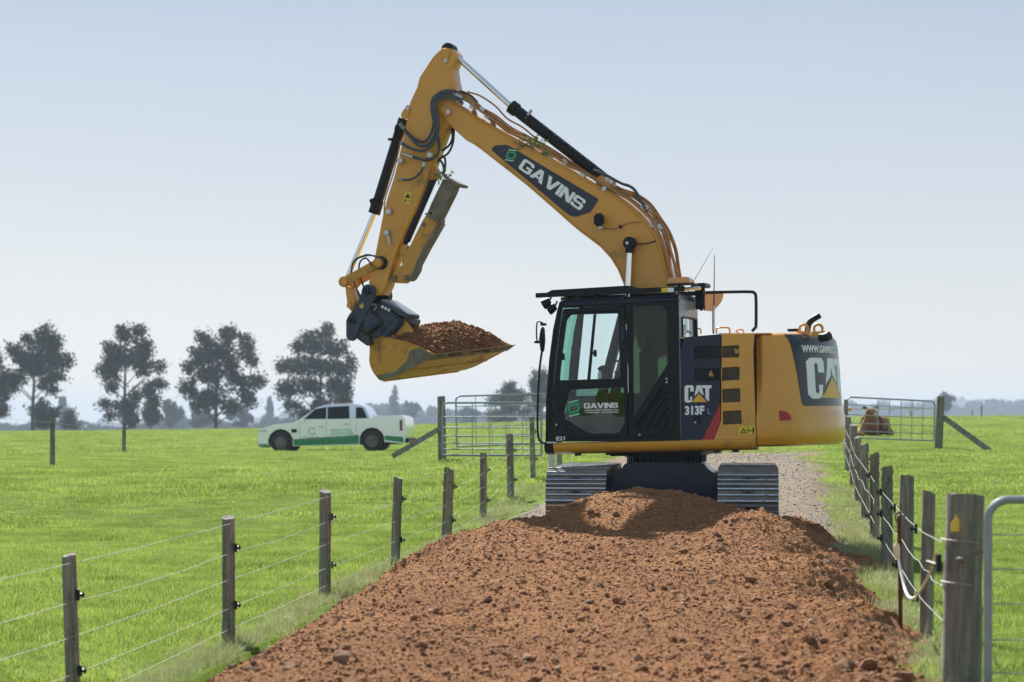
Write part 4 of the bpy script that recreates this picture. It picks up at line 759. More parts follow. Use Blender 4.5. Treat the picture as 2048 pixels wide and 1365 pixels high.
def tube_px(name, pts, r, mat, parent, k=6, n=8, v=None, g=None):
    P_ = [L(p[0], p[1], p[2] if len(p) > 2 else v) for p in pts]; gg = g or G(); gg.tube(spline(P_, k) if len(P_) > 2 else P_, r, n)
    return gg.build(name, mat, parent, 60) if g is None else None
BL = {'G': (1.15, [[(1, .70), (1, .85), (.88, 1), (.12, 1), (0, .86), (0, .14), (.12, 0), (.88, 0), (1, .12), (1, .55), (.52, .55), (.52, .36), (.74, .36), (.74, .23), (.70, .19), (.30, .19), (.26, .24), (.26, .76), (.30, .81), (.70, .81), (.74, .77), (.74, .70)]]), 'A': (1.28, [[(0, 0), (.36, 1), (.64, 1), (1, 0), (.73, 0), (.66, .2), (.34, .2), (.27, 0)], [(.40, .38), (.60, .38), (.5, .70)]]),
      'V': (1.25, [[(0, 1), (.28, 1), (.5, .32), (.72, 1), (1, 1), (.64, 0), (.36, 0)]]), 'I': (.30, [[(0, 0), (1, 0), (1, 1), (0, 1)]]), 'N': (1.12, [[(0, 0), (0, 1), (.32, 1), (.74, .42), (.74, 1), (1, 1), (1, 0), (.68, 0), (.26, .58), (.26, 0)]]),
      'S': (1.10, [[(0, .30), (0, .13), (.12, 0), (.88, 0), (1, .14), (1, .46), (.88, .60), (.30, .60), (.26, .64), (.26, .76), (.30, .81), (.70, .81), (.74, .77), (.74, .71), (.98, .71), (.98, .86), (.87, 1), (.13, 1), (0, .86), (0, .54), (.12, .41), (.70, .41), (.74, .37), (.74, .24), (.70, .19), (.30, .19), (.26, .23), (.26, .30)]])}
def block_word(parent, p0, p1, v, hpx, mat):
    x0, y0 = p0; d = Vector((p1[0] - x0, p1[1] - y0)); tot = sum(BL[k][0] for k in 'GAVINS') + .05 * 5; ux = d / tot; n = Vector((d.y, -d.x)).normalized() * hpx; q = 0
    for k in 'GAVINS':
        wl_, ps = BL[k]; vplate('lettering', [[(x0 + ux.x * (q + a * wl_) + n.x * b_, y0 + ux.y * (q + a * wl_) + n.y * b_) for a, b_ in p] for p in ps], v, .003, mat, parent, 0); q += wl_ + .05
# ---- undercarriage
hd_ = .101; T = Matrix.Translation((ORG.x - .02, ORG.y, 0)) @ Matrix.Rotation(-math.atan(hd_), 4, 'Z'); TI = M.inverted() @ T
shoe = G(); W2 = .35; pr = [(-.095, 0), (-.095, .008), (-.080, .042), (-.066, .042), (-.058, .010), (-.012, .010), (-.006, .036), (.006, .036), (.012, .010), (.056, .010), (.064, .042), (.080, .042), (.092, .008), (.092, 0)]
shoe.prism([(-W2, a, b_) for a, b_ in pr], [(W2, a, b_) for a, b_ in pr]); me_shoe = shoe.build('track_shoe', SHOE, None, 30).data; tmp = [o for o in COL.objects if o.data == me_shoe][0]; bpy.data.objects.remove(tmp)
hole = G(); hole.box((0, .035, .0135), (.075, .022, .003)); hole.box((-.06, .035, .0135), (.018, .018, .006)); hole.box((.06, .035, .0135), (.018, .018, .006)); o = hole.build('h', BLACK, None); hm = o.data; bpy.data.objects.remove(o)
bm = bmesh.new(); bm.from_mesh(me_shoe); n0 = len(bm.faces); bm.from_mesh(hm); bm.faces.ensure_lookup_table()
for f in bm.faces[n0:]: f.material_index = 1
for f in bm.faces:
    if f.material_index == 0 and f.calc_center_median().z > .034 and abs(f.normal.z) > .9: f.material_index = 2
bm.to_mesh(me_shoe); bm.free(); me_shoe.materials.append(BLACK); me_shoe.materials.append(WORN)
LT, RT, ZC = 1.42, .355, .43
for s in (-1, 1):
    tk = bpy.data.objects.new('track', None); link(tk, EX); tk.matrix_local = TI @ Matrix.Translation((s * .995, 0, 0))
    per = 4 * LT + 2 * PI * RT; n = 44
    for k in range(n):
        q = (k + .4) / n * per
        if q < 2 * LT: y, z, a = -LT + q, ZC + RT, 0
        elif q < 2 * LT + PI * RT: a = (q - 2 * LT) / RT; y, z = LT + RT * math.sin(a), ZC + RT * math.cos(a); a = -a
        elif q < 4 * LT + PI * RT: y, z, a = LT - (q - 2 * LT - PI * RT), ZC - RT, PI
        else: a = (q - 4 * LT - PI * RT) / RT; y, z = -LT - RT * math.sin(a), ZC - RT * math.cos(a); a = PI - a
        o = bpy.data.objects.new('track_shoe', me_shoe); link(o, tk); o.matrix_local = Matrix.Translation((0, y, z)) @ Matrix.Rotation(a, 4, 'X')
    g = G(); g.box((0, 0, ZC), (.34, 2.6, .38)); g.box((0, 0, ZC + .12), (.2, 2.9, .16)); g.build('track_frame', NAVY, tk, bevel=.02)
    for y, nm in ((-LT, 'idler'), (LT, 'sprocket')):
        g = G(); g.cyl((-.07, y, ZC), (.07, y, ZC), RT - .05, 24); g.cyl((-.2, y, ZC), (.2, y, ZC), .14, 18); g.build(nm, RUST, tk, 40)
    for k in range(7): g = G(); g.cyl((-.18, -1.05 + k * .35, .18), (.18, -1.05 + k * .35, .18), .08, 14); g.build('roller', BLACK, tk, 40)
    g = G(); g.tube([(s * -.1, y, ZC + RT - .02) for y in np.linspace(-1.4, 1.4, 5)], .05, 8); g.build('track_chain', RUST, tk)
g = G(); A = [(-.80, .12), (.80, .12), (.80, .62), (.52, .80), (.46, .88), (-.46, .88), (-.52, .80), (-.80, .62)]
g.prism([(x, -.85, z) for x, z in A], [(x, .85, z) for x, z in A]); o = g.build('car_body', NAVY, EX, bevel=.02); o.matrix_local = TI
g = G(); g.box((0, -.87, .52), (1.5, .03, .02)); g.box((0, -.9, .30), (1.4, .06, .26)); o = g.build('car_body_plate', NAVY, EX, bevel=.01); o.matrix_local = TI
g = G(); g.cyl((0, 0, .86), (0, 0, .945), .47, 40)
for k in range(46): a = k * 2 * PI / 46; g.box((.475 * math.cos(a), .475 * math.sin(a), .905), (.03, .03, .075), Matrix.Rotation(a, 3, 'Z'))
g.cyl((0, 0, .945), (0, 0, .985), .515, 40); g.build('slew_ring', BLACK, EX, 40)
# ---- deck frame and skirt
g = G(); g.box((.15, 0, 1.10), (2.3, 2.2, .08)); g.box((-.0, 0, .99), (1.15, 1.1, .06)); g.build('deck_frame', BLACK, EX, bevel=.01)
a, b_ = L(1107, 896, -1.24), L(1513, 889, -1.24); print('SKIRT', a, b_, L(1090, 885, -1.24), L(1512, 675, -1.24), L(1357, 592, -1.24), L(1118, 606, -1.24)); zt = L(1300, 882.5, -1.24).z; zb = L(1300, 905, -1.24).z
def skirt(u0, u1, nm, mat):
    h_ = zt - zb; pr = [(-1.10, zt), (-1.235, zt), (-1.25, zt - .012), (-1.25, zt - h_ * .35), (-1.24, zt - h_ * .62), (-1.215, zt - h_ * .82), (-1.17, zt - h_ * .95), (-1.10, zb)]
    g = G(); g.prism([(u0, v, w_) for v, w_ in pr], [(u1, v, w_) for v, w_ in pr]); return g.build(nm, mat, EX, 50)
skirt(a.x, b_.x - .006, 'skirt', YEL); skirt(L(1089, 896, -1.24).x, a.x - .004, 'skirt_end_cap', BLACK)
for px in (1154, 1216, 1400, 1432, 1470): p = L(px, 906, -1.2); g = G(); g.box((p.x, -1.16, zb - .008), (.07, .05, .03)); g.build('skirt_clip', BLACK, EX)
# ---- cab (near side plate v=-1.24, inner side v=-.30)
cab = bpy.data.objects.new('cab', None); link(cab, EX)
VN, VF = -1.24, -.30
outer = [(1091, 884), (1092, 800), (1098, 722), (1106, 660), (1114, 622), (1119, 604), (1130, 599), (1357, 590), (1360, 883)]
door_o = [(1106, 879), (1103, 800), (1110, 720), (1117, 660), (1124, 616), (1250, 611), (1255, 700), (1258, 876)]
glass_hi = [(1132, 641), (1141, 630), (1236, 627), (1240, 757), (1118, 761), (1122, 720)]
glass_lo = [(1137, 780), (1247, 775), (1249, 845), (1241, 862), (1230, 867), (1182, 868), (1168, 862), (1129, 839), (1126, 826)]
rear_g = [(1264, 613), (1322, 611), (1333, 622), (1336, 726), (1266, 838)]
vplate('side_frame', [outer, door_o, rear_g], VN, .05, CABK, cab, .006, rnd=.012)
dr = vplate('door', [[(1108, 877), (1105, 800), (1112, 720), (1119, 660), (1126, 618), (1248, 613), (1253, 700), (1256, 874)], glass_hi, glass_lo], VN - .004, .045, CABK, cab, .006, rnd=.02)
vplate('door_glass', [glass_hi], VN + .02, .006, GLS, dr, 0); vplate('door_glass', [glass_lo], VN + .02, .006, GLSL, dr, 0)
vplate('glass_divider', [[(1187, 629), (1192, 629), (1180, 760), (1174, 760)]], VN + .012, .02, BLACK, dr, .002)
for q in ((1126, 714), (1190, 707)): c_ = L(*q, VN); g = G(); g.box((c_.x, VN + .005, c_.z), (.035, .03, .08)); g.box((c_.x, VN - .01, c_.z), (.05, .02, .03)); g.build('window_latch', BLACK, dr, bevel=.004)
tube_px('door_handle_rail', [(1237, 722), (1227, 725), (1224, 733), (1224, 757)], .011, BLACK, dr, v=VN + .06)
c_ = L(1246, 667, VN); g = G(); g.box((c_.x, VN - .012, c_.z), (.05, .02, .17)); g.build('door_handle', NAVY, dr, bevel=.006)
for q in ((1247, 634), (1252, 815)): c_ = L(*q, VN); g = G(); g.box((c_.x, VN - .015, c_.z), (.05, .03, .12)); g.build('hinge', CABK, dr, bevel=.008)
vplate('door_step_recess', [[(1112, 848), (1128, 848), (1150, 871), (1113, 871)], [(1116, 852), (1127, 852), (1142, 868), (1116, 868)]], VN - .012, .02, CABK, dr, .004, rnd=.01); vplate('recess_panel', [[(1117, 853), (1131, 853), (1131, 868), (1117, 868)]], VN - .008, .01, BLACK, dr, .002)
vtext('E21', dr, (1113, 881.5), (1130, 880.5), VN - .008, 7.5, WHITE, .02); block_word(dr, (1168, 817.5), (1236, 816), VN + .014, 10.5, WHITE); vtext('AGRICULTURAL CONTRACTING', dr, (1169, 822.5), (1237, 821.2), VN + .014, 2.6, WHITE, .02); vtext('\u2022 HYDROSEED  \u2022 EARTHWORKS', dr, (1169, 827), (1237, 825.8), VN + .014, 2.6, WHITE, .02)
def emblem(parent, cx_, cy_, s, ang, v, m1, m2):
    def r_(x, y): c2, s2 = math.cos(ang), math.sin(ang); return (cx_ + s * (x * c2 - y * s2), cy_ + s * (x * s2 + y * c2))
    o_ = [r_(*q) for q in ((-.62, -.25), (-.40, -.48), (.62, -.48), (.62, .25), (.40, .48), (-.62, .48))]; i_ = [r_(*q) for q in ((-.38, -.18), (-.26, -.28), (.38, -.28), (.38, .18), (.26, .28), (-.38, .28))]
    vplate('emblem', [o_, i_], v, .003, m1, parent, 0)
    vplate('emblem', [[r_(*q) for q in ((-.40, -.62), (.68, -.62), (.68, -.78), (-.30, -.78), (-.52, -.70))]], v, .003, m2, parent, 0); vplate('emblem', [[r_(*q) for q in ((.40, .62), (-.68, .62), (-.68, .78), (.30, .78), (.52, .70))]], v, .003, m2, parent, 0)
GRNL = nmat('green_light_print', (.30, .72, .55), .5)
emblem(dr, 1147.5, 817, 19, -.25, VN + .014, GRN, GRNL)
# pillars proud lines, rear side glass, louvre panel
vplate('rear_side_glass', [rear_g], VN + .02, .006, GLSD, cab, 0)
lp_ = vplate('louvre_panel', [[(1271, 846), (1333, 742), (1341, 738), (1346, 746), (1348, 862), (1340, 872), (1278, 873), (1271, 866)]], VN - .006, .03, CABK, cab, .008, rnd=.03)
for i, (x0, y0, x1, y1, x2, y2, x3, y3) in enumerate([(1338, 784, 1312, 797, 1281, 850, 1281, 862), (1338, 798, 1322, 806, 1295, 852, 1295, 863), (1338, 815, 1331, 820, 1309, 854, 1309, 863), (1337, 836, 1334, 842, 1323, 860, 1322, 864)]):
    tube_px('louvre_rib', [(x0, y0), (x1, y1), (x2, y2), (x3, y3)], .016, CABK, lp_, v=VN - .008, k=4)
tube_px('louvre_rib', [(1339, 748), (1330, 762), (1274, 848), (1273, 862)], .014, CABK, lp_, v=VN - .008, k=4)
for q in ((1280, 870), (1334, 758), (1114, 850), (1334, 765)): c_ = L(*q, VN); g = G(); g.cyl((c_.x, VN - .03, c_.z), (c_.x, VN - .005, c_.z), .012, 10); g.build('bolt', STL, cab)
g = G(); vcyl(g, 1341, 867, .035, VN - .02, VN + .02); g.build('filler_cap', BLACK, cab, 40)
tube_px('pillar_trim', [(1099, 868), (1097, 800), (1103, 722), (1110, 662), (1119, 618)], .014, CABK, cab, v=VN - .004); tube_px('door_rail', [(1131, 626), (1237, 621.5)], .010, CABK, cab, v=VN - .012)
tube_px('pillar_seam', [(1259.5, 612), (1262.5, 870)], .006, BLACK, cab, v=VN - .002); c_ = L(1335, 613, VN); g = G(); g.cyl((c_.x, VN - .02, c_.z), (c_.x, VN, c_.z), .02, 12); g.build('bolt', BLACK, cab)
# front corner, roof, far side, rear wall, floor
def UW(px, py, v=VN): p = L(px, py, v); return p.x, p.z
uF0, wB = UW(1091, 884); uR, wT = UW(1357, 590); uTF, wTF = UW(1119, 604); print('CAB', uF0, uR, wB, wT, wTF)
fo = [UW(1091, 884), UW(1092, 800), UW(1098, 722), UW(1106, 660), UW(1114, 622), UW(1119, 604)]
def front_strip(name, v0, v1, mat, i0=0, i1=6, off=.0, th=.04):
    q = fo[i0:i1]; g = G(); n = len(q); vs = []
    for u_, w_ in q: vs += [(u_ + off, v0, w_), (u_ + off, v1, w_), (u_ + off + th, v1, w_), (u_ + off + th, v0, w_)]
    fs = [(4 * k + j, 4 * k + (j + 1) % 4, 4 * k + 4 + (j + 1) % 4, 4 * k + 4 + j) for k in range(n - 1) for j in range(4)] + [(0, 1, 2, 3), tuple(4 * (n - 1) + j for j in range(4))]; g.add(vs, fs); return g.build(name, mat, cab, 40)
front_strip('front_pillar', VN + .0, VN + .07, CABK); front_strip('front_pillar', VF - .07, VF, CABK); front_strip('windscreen', VN + .07, VF - .07, GLSW, 0, 6, .01, .006)
g = G(); g.box((uF0 + .05, (VN + VF) / 2, wB + .32), (.05, VF - VN - .1, .05)); g.build('windscreen_bar', CABK, cab)
rp = [(UW(1119, 604)), UW(1124, 600), UW(1130, 598), UW(1357, 589.5)]; g = G(); A = [(uTF, wTF - .01)] + rp[1:] + [(uR, wT - .06), (uTF + .02, wTF - .04)]; g.prism([(a_, VN + .05, c_) for a_, c_ in A], [(a_, VF - .03, c_ + .0) for a_, c_ in A]); g.build('roof', NAVY, cab, bevel=.01)
g = G(); g.tube([(rp[1][0] + .03, VN + .03, rp[1][1] - .055), (rp[3][0], VN + .03, rp[3][1] - .05)], .045, 12); g.build('roof_edge', NAVY, cab, 60)
dw = [(uF0 + .12, wB + .55), (uF0 + .25, wTF - .10), (uR - .10, wT - .12), (uR - .10, wB + .78), (uF0 + .9, wB + .55)]
fp = [(uF0, wB)] + fo[1:] + [(uR, wT - .01), (uR, wB)]; vplate('side_wall', [fp, dw], VF - .04, .04, CABK, cab, .004, raw=True, rnd=.02); vplate('side_window', [dw], VF - .02, .006, GLSG, cab, 0, raw=True)
rw = [(VN + .01, wB), (VF, wB), (VF, wT - .02), (VN + .01, wT - .02)]; cw0, cw1 = wT - .20, 0
pq = [Lu(1367, 628, uR), Lu(1404, 627, uR), Lu(1405, 668, uR), Lu(1369, 670, uR)]; print('REARWIN', pq); rwin = [(p.y, p.z) for p in pq]; rwin = [(VN + .13, wT - .26), (VF - .10, wT - .25), (VF - .10, wT - .56), (VN + .13, wT - .56)]
uplate('rear_wall', [rw, rnd_poly(rwin, .03)], uR + .0, .03, GREYP, cab); uplate('rear_window', [rnd_poly(rwin, .03)], uR - .01, .006, GLS, cab, 0); g = G(); g.tube([(uR + .004, *q) for q in rnd_poly(rwin, .04)] + [(uR + .004, *rnd_poly(rwin, .04)[0])], .013, 6); g.build('window_seal', BLACK, cab, 60)
g = G(); g.box(((uF0 + uR) / 2, (VN + VF) / 2, wB + .02), (uR - uF0 - .06, VF - VN - .06, .04)); g.build('floor', DARKI, cab)
g = G(); g.box((uF0 + .95, -.72, wB + .30), (.5, .5, .18)); g.box((uF0 + 1.16, -.72, wB + .72), (.13, .48, .75)); g.box((uF0 + 1.2, -.72, wB + 1.16), (.1, .28, .2)); g.build('seat', SEAT, cab, bevel=.05)
for v in (-1.03, -.45):
    g = G(); g.box((uF0 + .86, v, wB + .42), (.42, .16, .28)); g.build('console', DARKI, cab, bevel=.03); g = G(); g.tube([(uF0 + .72, v, wB + .55), (uF0 + .70, v, wB + .75)], [.018, .012], 8); g.tube([(uF0 + .70, v, wB + .73), (uF0 + .69, v, wB + .84)], [.03, .035], 10); g.build('joystick', BLACK, cab, 60)
c_ = L(1205, 748, -.95); g = G(); g.tube([(c_.x - .03, -.95, c_.z - .12), (c_.x - .01, -.95, c_.z), (c_.x + .01, -.95, c_.z + .03)], [.03, .05, .03], 12); g.build('seat_control', WHITEB, cab, 60); tube_px('control_arm', [(1198, 741, -.97), (1205, 736, -.97), (1210, 740, -.97), (1207, 757, -.97)], .03, BLACK, cab)
g = G(); g.box((uF0 + 1.52, -.77, wB + .75), (.03, .85, 1.25)); g.build('cab_back_panel', DARKI, cab)
tube_px('wiper', [(1160, 637, -.5), (1152, 700, -.5), (1147, 760, -.5)], .012, BLACK, cab)
g = G(); g.box((L(1150, 690, -.5).x, -.5, L(1150, 697, -.5).z), (.1, .03, .03)); g.build('monitor', BLACK, cab, bevel=.005)
# roof guard
rg = bpy.data.objects.new('roof_guard', None); link(rg, EX)
for v in (VN - .06, VF + .04):
    a, b_ = L(1075, 592, v), L(1372, 578, v); b_.x = L(1372, 578, VN).x; a.x = L(1075, 592, VN).x; a.z = L(1075, 592, VN).z; b_.z = L(1372, 578, VN).z; g = G(); g.bar(a, b_, .055, .05); g.build('guard_rail', CABK, rg, bevel=.005)
a, b_ = L(1086, 588, VN), L(1275, 577, VN); aw, bw = L(1100, 580, VN), L(1252, 571, VN)
for k in range(11):
    v = VN + .06 + k * .085; g = G(); g.prism([(a.x, v, a.z), (aw.x, v, aw.z), (bw.x, v, bw.z), (b_.x, v, b_.z)], [(a.x, v + .03, a.z), (aw.x, v + .03, aw.z), (bw.x, v + .03, bw.z), (b_.x, v + .03, b_.z)]); g.build('guard_slat', BLACK, rg, bevel=.003)
for px in (1134, 1191): q, q2 = L(px, 588, VN), L(px, 601, VN); g = G(); g.bar(q, q2, .03, .05); g.build('guard_leg', CABK, rg)
for px in (1134, 1350): q = L(px, 590, VN); g = G(); g.bar((q.x, VN - .04, q.z), (q.x, VF + .04, q.z), .04, .04); g.build('guard_crossbar', CABK, rg)
a, b_ = L(1327, 581, VN - .10), L(1351, 580, VN - .10); g = G(); g.box((L(1333, 581, VN).x, VN - .088, L(1333, 581, VN).z), (.075, .004, .05)); g.build('warning_label', LBL, rg); g = G(); g.box((L(1345, 581, VN).x, VN - .088, L(1345, 581, VN).z), (.075, .004, .05)); g.build('data_label', WHITE, rg)
g = G(); g.tube([L(1350, 580, VN), L(1400, 577, VN + .4)], .022, 8); g.tube([L(1352, 572, VN + .1), L(1352, 590, VN + .1)], .018, 8); g.build('beacon_mount', STL, rg)
c_ = L(1361, 562, -1.05); g = G(); hh = .075; g.add([(c_.x + a_ * .14 * s_, -1.05 + b__ * .12 * s_, c_.z + z_) for z_, s_ in ((-.035, 1), (.0, 1), (.04, .78)) for a_, b__ in ((-1, -1), (1, -1), (1, 1), (-1, 1))], [(0, 1, 2, 3), (8, 9, 10, 11)] + [(4 * k + j, 4 * k + (j + 1) % 4, 4 * k + 4 + (j + 1) % 4, 4 * k + 4 + j) for k in range(2) for j in range(4)]); g.build('beacon', AMB, EX, 30, bevel=.012)
g = G(); g.box((c_.x + .02, -1.05, c_.z - .045), (.34, .2, .015)); g.cyl((c_.x - .02, -1.05, c_.z - .12), (c_.x - .02, -1.05, c_.z - .04), .02, 10); g.build('beacon_bracket', BLACK, EX)
# lamps at the front of the roof
for q in ((1099, 602), (1110, 613), (1152, 597)):
    c_ = L(*q, VN + .12); g = G(); g.tube([c_ + Vector((.0, 0, .0)), c_ + Vector((-.05, 0, -.03)), c_ + Vector((-.08, 0, -.045))], [.045, .06, .062], 14); g.tube([c_ + Vector((0, 0, 0)), c_ + Vector((.03, 0, .06))], .012, 6); g.build('work_lamp', BLACK, EX, 60)
# mirror and handrail left
tube_px('mirror_arm', [(1090, 649), (1084, 646), (1074, 646), (1074, 684), (1080, 684)], .009, BLACK, EX, k=3, v=-1.22); c_ = L(1086, 680, -1.22); g = G(); g.tube([c_ + Vector((.005, .0, .155)), c_ + Vector((0, 0, .13)), c_ + Vector((-.01, 0, 0)), c_ + Vector((-.01, 0, -.13)), c_ + Vector((-.012, 0, -.15))], [.006, .022, .034, .02, .006], 12)
g.v = [(x, -1.22 + (y + 1.22) * 2.4, z) for x, y, z in g.v]; g.build('mirror', BLACK, EX, 60)
for q in ((1086, 649), (1074, 684)): c_ = L(*q, -1.22); g = G(); g.cyl((c_.x - .03, -1.22, c_.z), (c_.x + .04, -1.22, c_.z), .018, 8); g.build('mirror_clamp', BLACK, EX)
tube_px('handrail', [(1084, 702), (1079, 740), (1076, 790), (1075, 850), (1077, 875), (1083, 885), (1093, 886)], .014, BLACK, EX, v=-1.22)
# ---- house: engine side, deck, counterweight
VS = -1.235
hs_ = bpy.data.objects.new('engine_house', None); link(hs_, EX)
b0 = LP2([(1361, 883), (1361, 690), (1372, 672), (1513, 667), (1513, 881)], VS); uE0, uE1 = b0[0][0], b0[-1][0]; wD = b0[3][1]; wSB = b0[0][1]
navy_p = [(1361, 883), (1361, 705), (1368, 675), (1442, 668.5), (1440, 806), (1403, 882)]; yel_p = [(1443.5, 668.5), (1509, 667), (1506, 700), (1508, 760), (1512, 878), (1427, 881.5), (1442, 842)]
vn1 = [(1388, 694), (1439, 692), (1439, 717), (1389, 719)]; vy1 = [(1443, 692), (1479, 690), (1479, 716), (1443, 717)]; vn2 = [(1389, 738), (1439, 737), (1439, 762), (1390, 764)]; vy2 = [(1443, 736), (1479, 734), (1479, 760), (1443, 762)]; vy3 = [(1444, 779), (1480, 777), (1481, 804), (1445, 806)]; vy4 = [(1446, 823), (1482, 821), (1484, 848), (1446, 850)]
np_ = vplate('navy_panel', [navy_p, vn1, vn2], VS, .03, NAVY, hs_, .004, rnd=.012); yp_ = vplate('yellow_panel', [yel_p, vy1, vy2, vy3, vy4], VS, .03, YELC, hs_, .004, rnd=.012)
vplate('red_stripe', [[(1403, 882.5), (1440, 808), (1441, 841), (1426, 882)]], VS, .03, RED, hs_, .002)
for p, q in ((vn1, np_), (vn2, np_), (vy1, yp_), (vy2, yp_), (vy3, yp_), (vy4, yp_)):
    vplate('vent_screen', [p], VS + .014, .012, MESHG if q is np_ else MESHY, q, 0)
g = G(); mx0 = -1.20; g.prism([(uE0 + .01, mx0, wSB), (uE1, mx0, wSB), (uE1, mx0, wD - .01), (uE0 + .05, mx0, wD - .02)], [(uE0 + .01, 1.22, wSB), (uE1, 1.22, wSB), (uE1, 1.22, wD - .01), (uE0 + .05, 1.22, wD - .02)]); g.build('inner_body', BLACK, hs_)
g = G(); g.prism([(uE0 + .02, VS + .005, wD - .03), (uE1, VS + .005, wD - .018), (uE1, VS + .005, wD), (uE0 + .02, VS + .005, wD - .014)], [(uE0 + .02, 1.22, wD - .03), (uE1, 1.22, wD - .018), (uE1, 1.22, wD), (uE0 + .02, 1.22, wD - .014)]); g.build('deck_cover', YEL, hs_, bevel=.004)
g = G(); h0, h1 = L(1438, 667, -1.1), L(1560, 664, -1.1); g.prism([(h0.x, -1.12, wD - .01), (h1.x - .1, -1.12, wD - .01), (h1.x - .1, -1.12, h1.z - .01), (h0.x, -1.12, h0.z + .0)], [(h0.x, .6, wD - .01), (h1.x - .1, .6, wD - .01), (h1.x - .1, .6, h1.z - .01), (h0.x, .6, h0.z)]); g.build('bonnet', YEL, hs_, bevel=.01)
# print on the house side
def letters(polys, parent, mat, v, name='lettering'): return vplate(name, polys, v, .004, mat, parent, 0)
def cat(x0, y0, x1, y1, mapf=None):
    """bold condensed C A T in a box with the triangle over the foot of the A"""
    W_, H_ = x1 - x0, y1 - y0
    def q(l): return [(x0 + a * W_, y0 + b_ * H_) for a, b_ in l]
    C = q([(.30, 0), (.34, .08), (.34, .36), (.21, .36), (.21, .16), (.175, .12), (.14, .16), (.14, .84), (.175, .88), (.21, .84), (.21, .66), (.30, .66), (.27, .94), (.20, 1.0), (.07, 1.0), (.0, .90), (.0, .10), (.07, 0)])
    A_ = q([(.45, 0), (.62, 0), (.72, .60), (.555, .40), (.535, .20), (.50, .44), (.36, .64)])
    T_ = q([(.64, 0), (1.0, 0), (1.0, .17), (.91, .17), (.91, .96), (.77, .76), (.77, .17), (.66, .17)]); TR = q([(.54, .48), (.84, .98), (.25, .98)]); return C, A_, T_, TR
C, A_, T_, TR = cat(1369, 771, 1423, 805.5); letters([C, A_, T_], np_, WHITE, VS - .003); letters([TR], np_, TRI, VS - .004, 'logo_triangle')
vtext('313F', np_, (1370, 829.5), (1409, 828.5), VS - .003, 16, WHITE, .045); vtext('L', np_, (1415.5, 828.5), (1421.5, 828.3), VS - .003, 11, CARGR, -.0)
vplate('latch', [[(1387, 834), (1402, 833), (1403, 849), (1388, 850)]], VS - .004, .006, BLACK, np_, .001); c_ = L(1391, 845, VS); g = G(); g.cyl((c_.x, VS - .012, c_.z), (c_.x, VS, c_.z), .012, 10); g.build('bolt', STL, np_)
wl = vplate('warning_label', [[(1477, 853.5), (1510, 852), (1511, 869), (1478, 870.5)]], VS - .003, .004, LBL, yp_, 0); vplate('warning_triangle', [[(1487, 856.5), (1493.5, 867), (1481, 867.5)], [(1487, 860), (1490.5, 865.5), (1484, 865.8)]], VS - .005, .002, BLACK, wl, 0); vplate('warning_figure', [[(1505, 856), (1508, 856), (1508, 867), (1505, 867)], [(1497, 861), (1503, 860.5), (1503, 862.5), (1497, 863)]], VS - .005, .002, BLACK, wl, 0)
vplate('label_divider', [[(1495, 854), (1496, 854), (1496, 869), (1495, 869)]], VS - .005, .002, BLACK, wl, 0)
# leaves caught on the screens
lg = nmat('dead_leaf', (.45, .25, .08), .8, col2=(.62, .42, .2), vscale=40)
for q, nm in (((1474, 702), 'dry brown leaf stuck on the top vent screen'), ((1423, 748), 'curled brown and green leaves stuck on the navy vent screen')):
    c_ = M @ L(*q, VS - .012); r = random.Random(q[0]); g = G()
    for k in range(4):
        a = r.uniform(0, 6.28); s_ = .035; d_ = Vector((math.cos(a) * s_, r.uniform(-.02, .01), math.sin(a) * s_)); e_ = Vector((-math.sin(a) * s_ * .5, -.01, math.cos(a) * s_ * .5)); g.prism([Vector(), d_ * .5 + e_, d_ * 1.2, d_ * .5 - e_], [Vector((0, .002, 0)), d_ * .5 + e_ + Vector((0, .002, 0)), d_ * 1.2 + Vector((0, .002, 0)), d_ * .5 - e_ + Vector((0, .002, 0))])
    o = g.build('dead_leaf', lg); o.location = c_; o['label'] = nm; o['category'] = 'leaf'
# counterweight: lofted rings about the slew axis
R_T = 2.185; VW = 1.235
def cw_plan(inset, n=46, w_=None):
    """plan outline from the near seam round the tail to the far seam"""
    R_ = R_T - inset; V_ = VW - inset; u_c = math.sqrt(max(R_ * R_ - V_ * V_, .1)); rc = .34; pts = [(uE1 + .004 + 0 * inset, -V_)]
    # fillet between side line v=-V_ and tail circle
    cv = -V_ + rc; cu_ = math.sqrt((R_ - rc) ** 2 - cv ** 2); 
    for k in range(1, 9):
        t = k / 9; gr = 0 if w_ is None else .055 * float(sstep(w_bot + .30, w_top - .35, w_)) * math.exp(-((t - .12) / .20) ** 2) + .0 ; pts.append((uE1 + (cu_ - uE1) * t, -V_ + gr))
    if w_ is not None: pts[0] = (pts[0][0], pts[1][1])
    a1 = math.atan2(cv, cu_)
    for k in range(9): a = -PI / 2 + (a1 + PI / 2) * k / 8; pts.append((cu_ + rc * math.cos(a), cv + rc * math.sin(a)))
    for k in range(1, n): a = a1 + (-2 * a1) * k / n; pts.append((R_ * math.cos(a), R_ * math.sin(a)))
    return pts + [(x, -y) for x, y in pts[:18][::-1]]
w_top, w_bot = L(1600, 664, -1.0).z, L(1560, 893, -1.1).z; w_lip = L(1640, 826, -1.1).z; print('CW', w_top, w_bot, w_lip, uE1)
prof = [(.10, w_bot), (.035, w_bot + .02), (.008, w_bot + .07), (.0, w_bot + .13), (.0, w_lip - .05), (.004, w_lip - .02), (.03, w_lip + .015), (.036, w_lip + .05), (.040, w_lip + .2), (.046, w_lip + .35), (.05, w_lip + .5), (.058, w_lip + .62), (.068, w_top - .16), (.085, w_top - .08), (.12, w_top - .03), (.18, w_top - .005), (.26, w_top)]
vs = []; ng = None
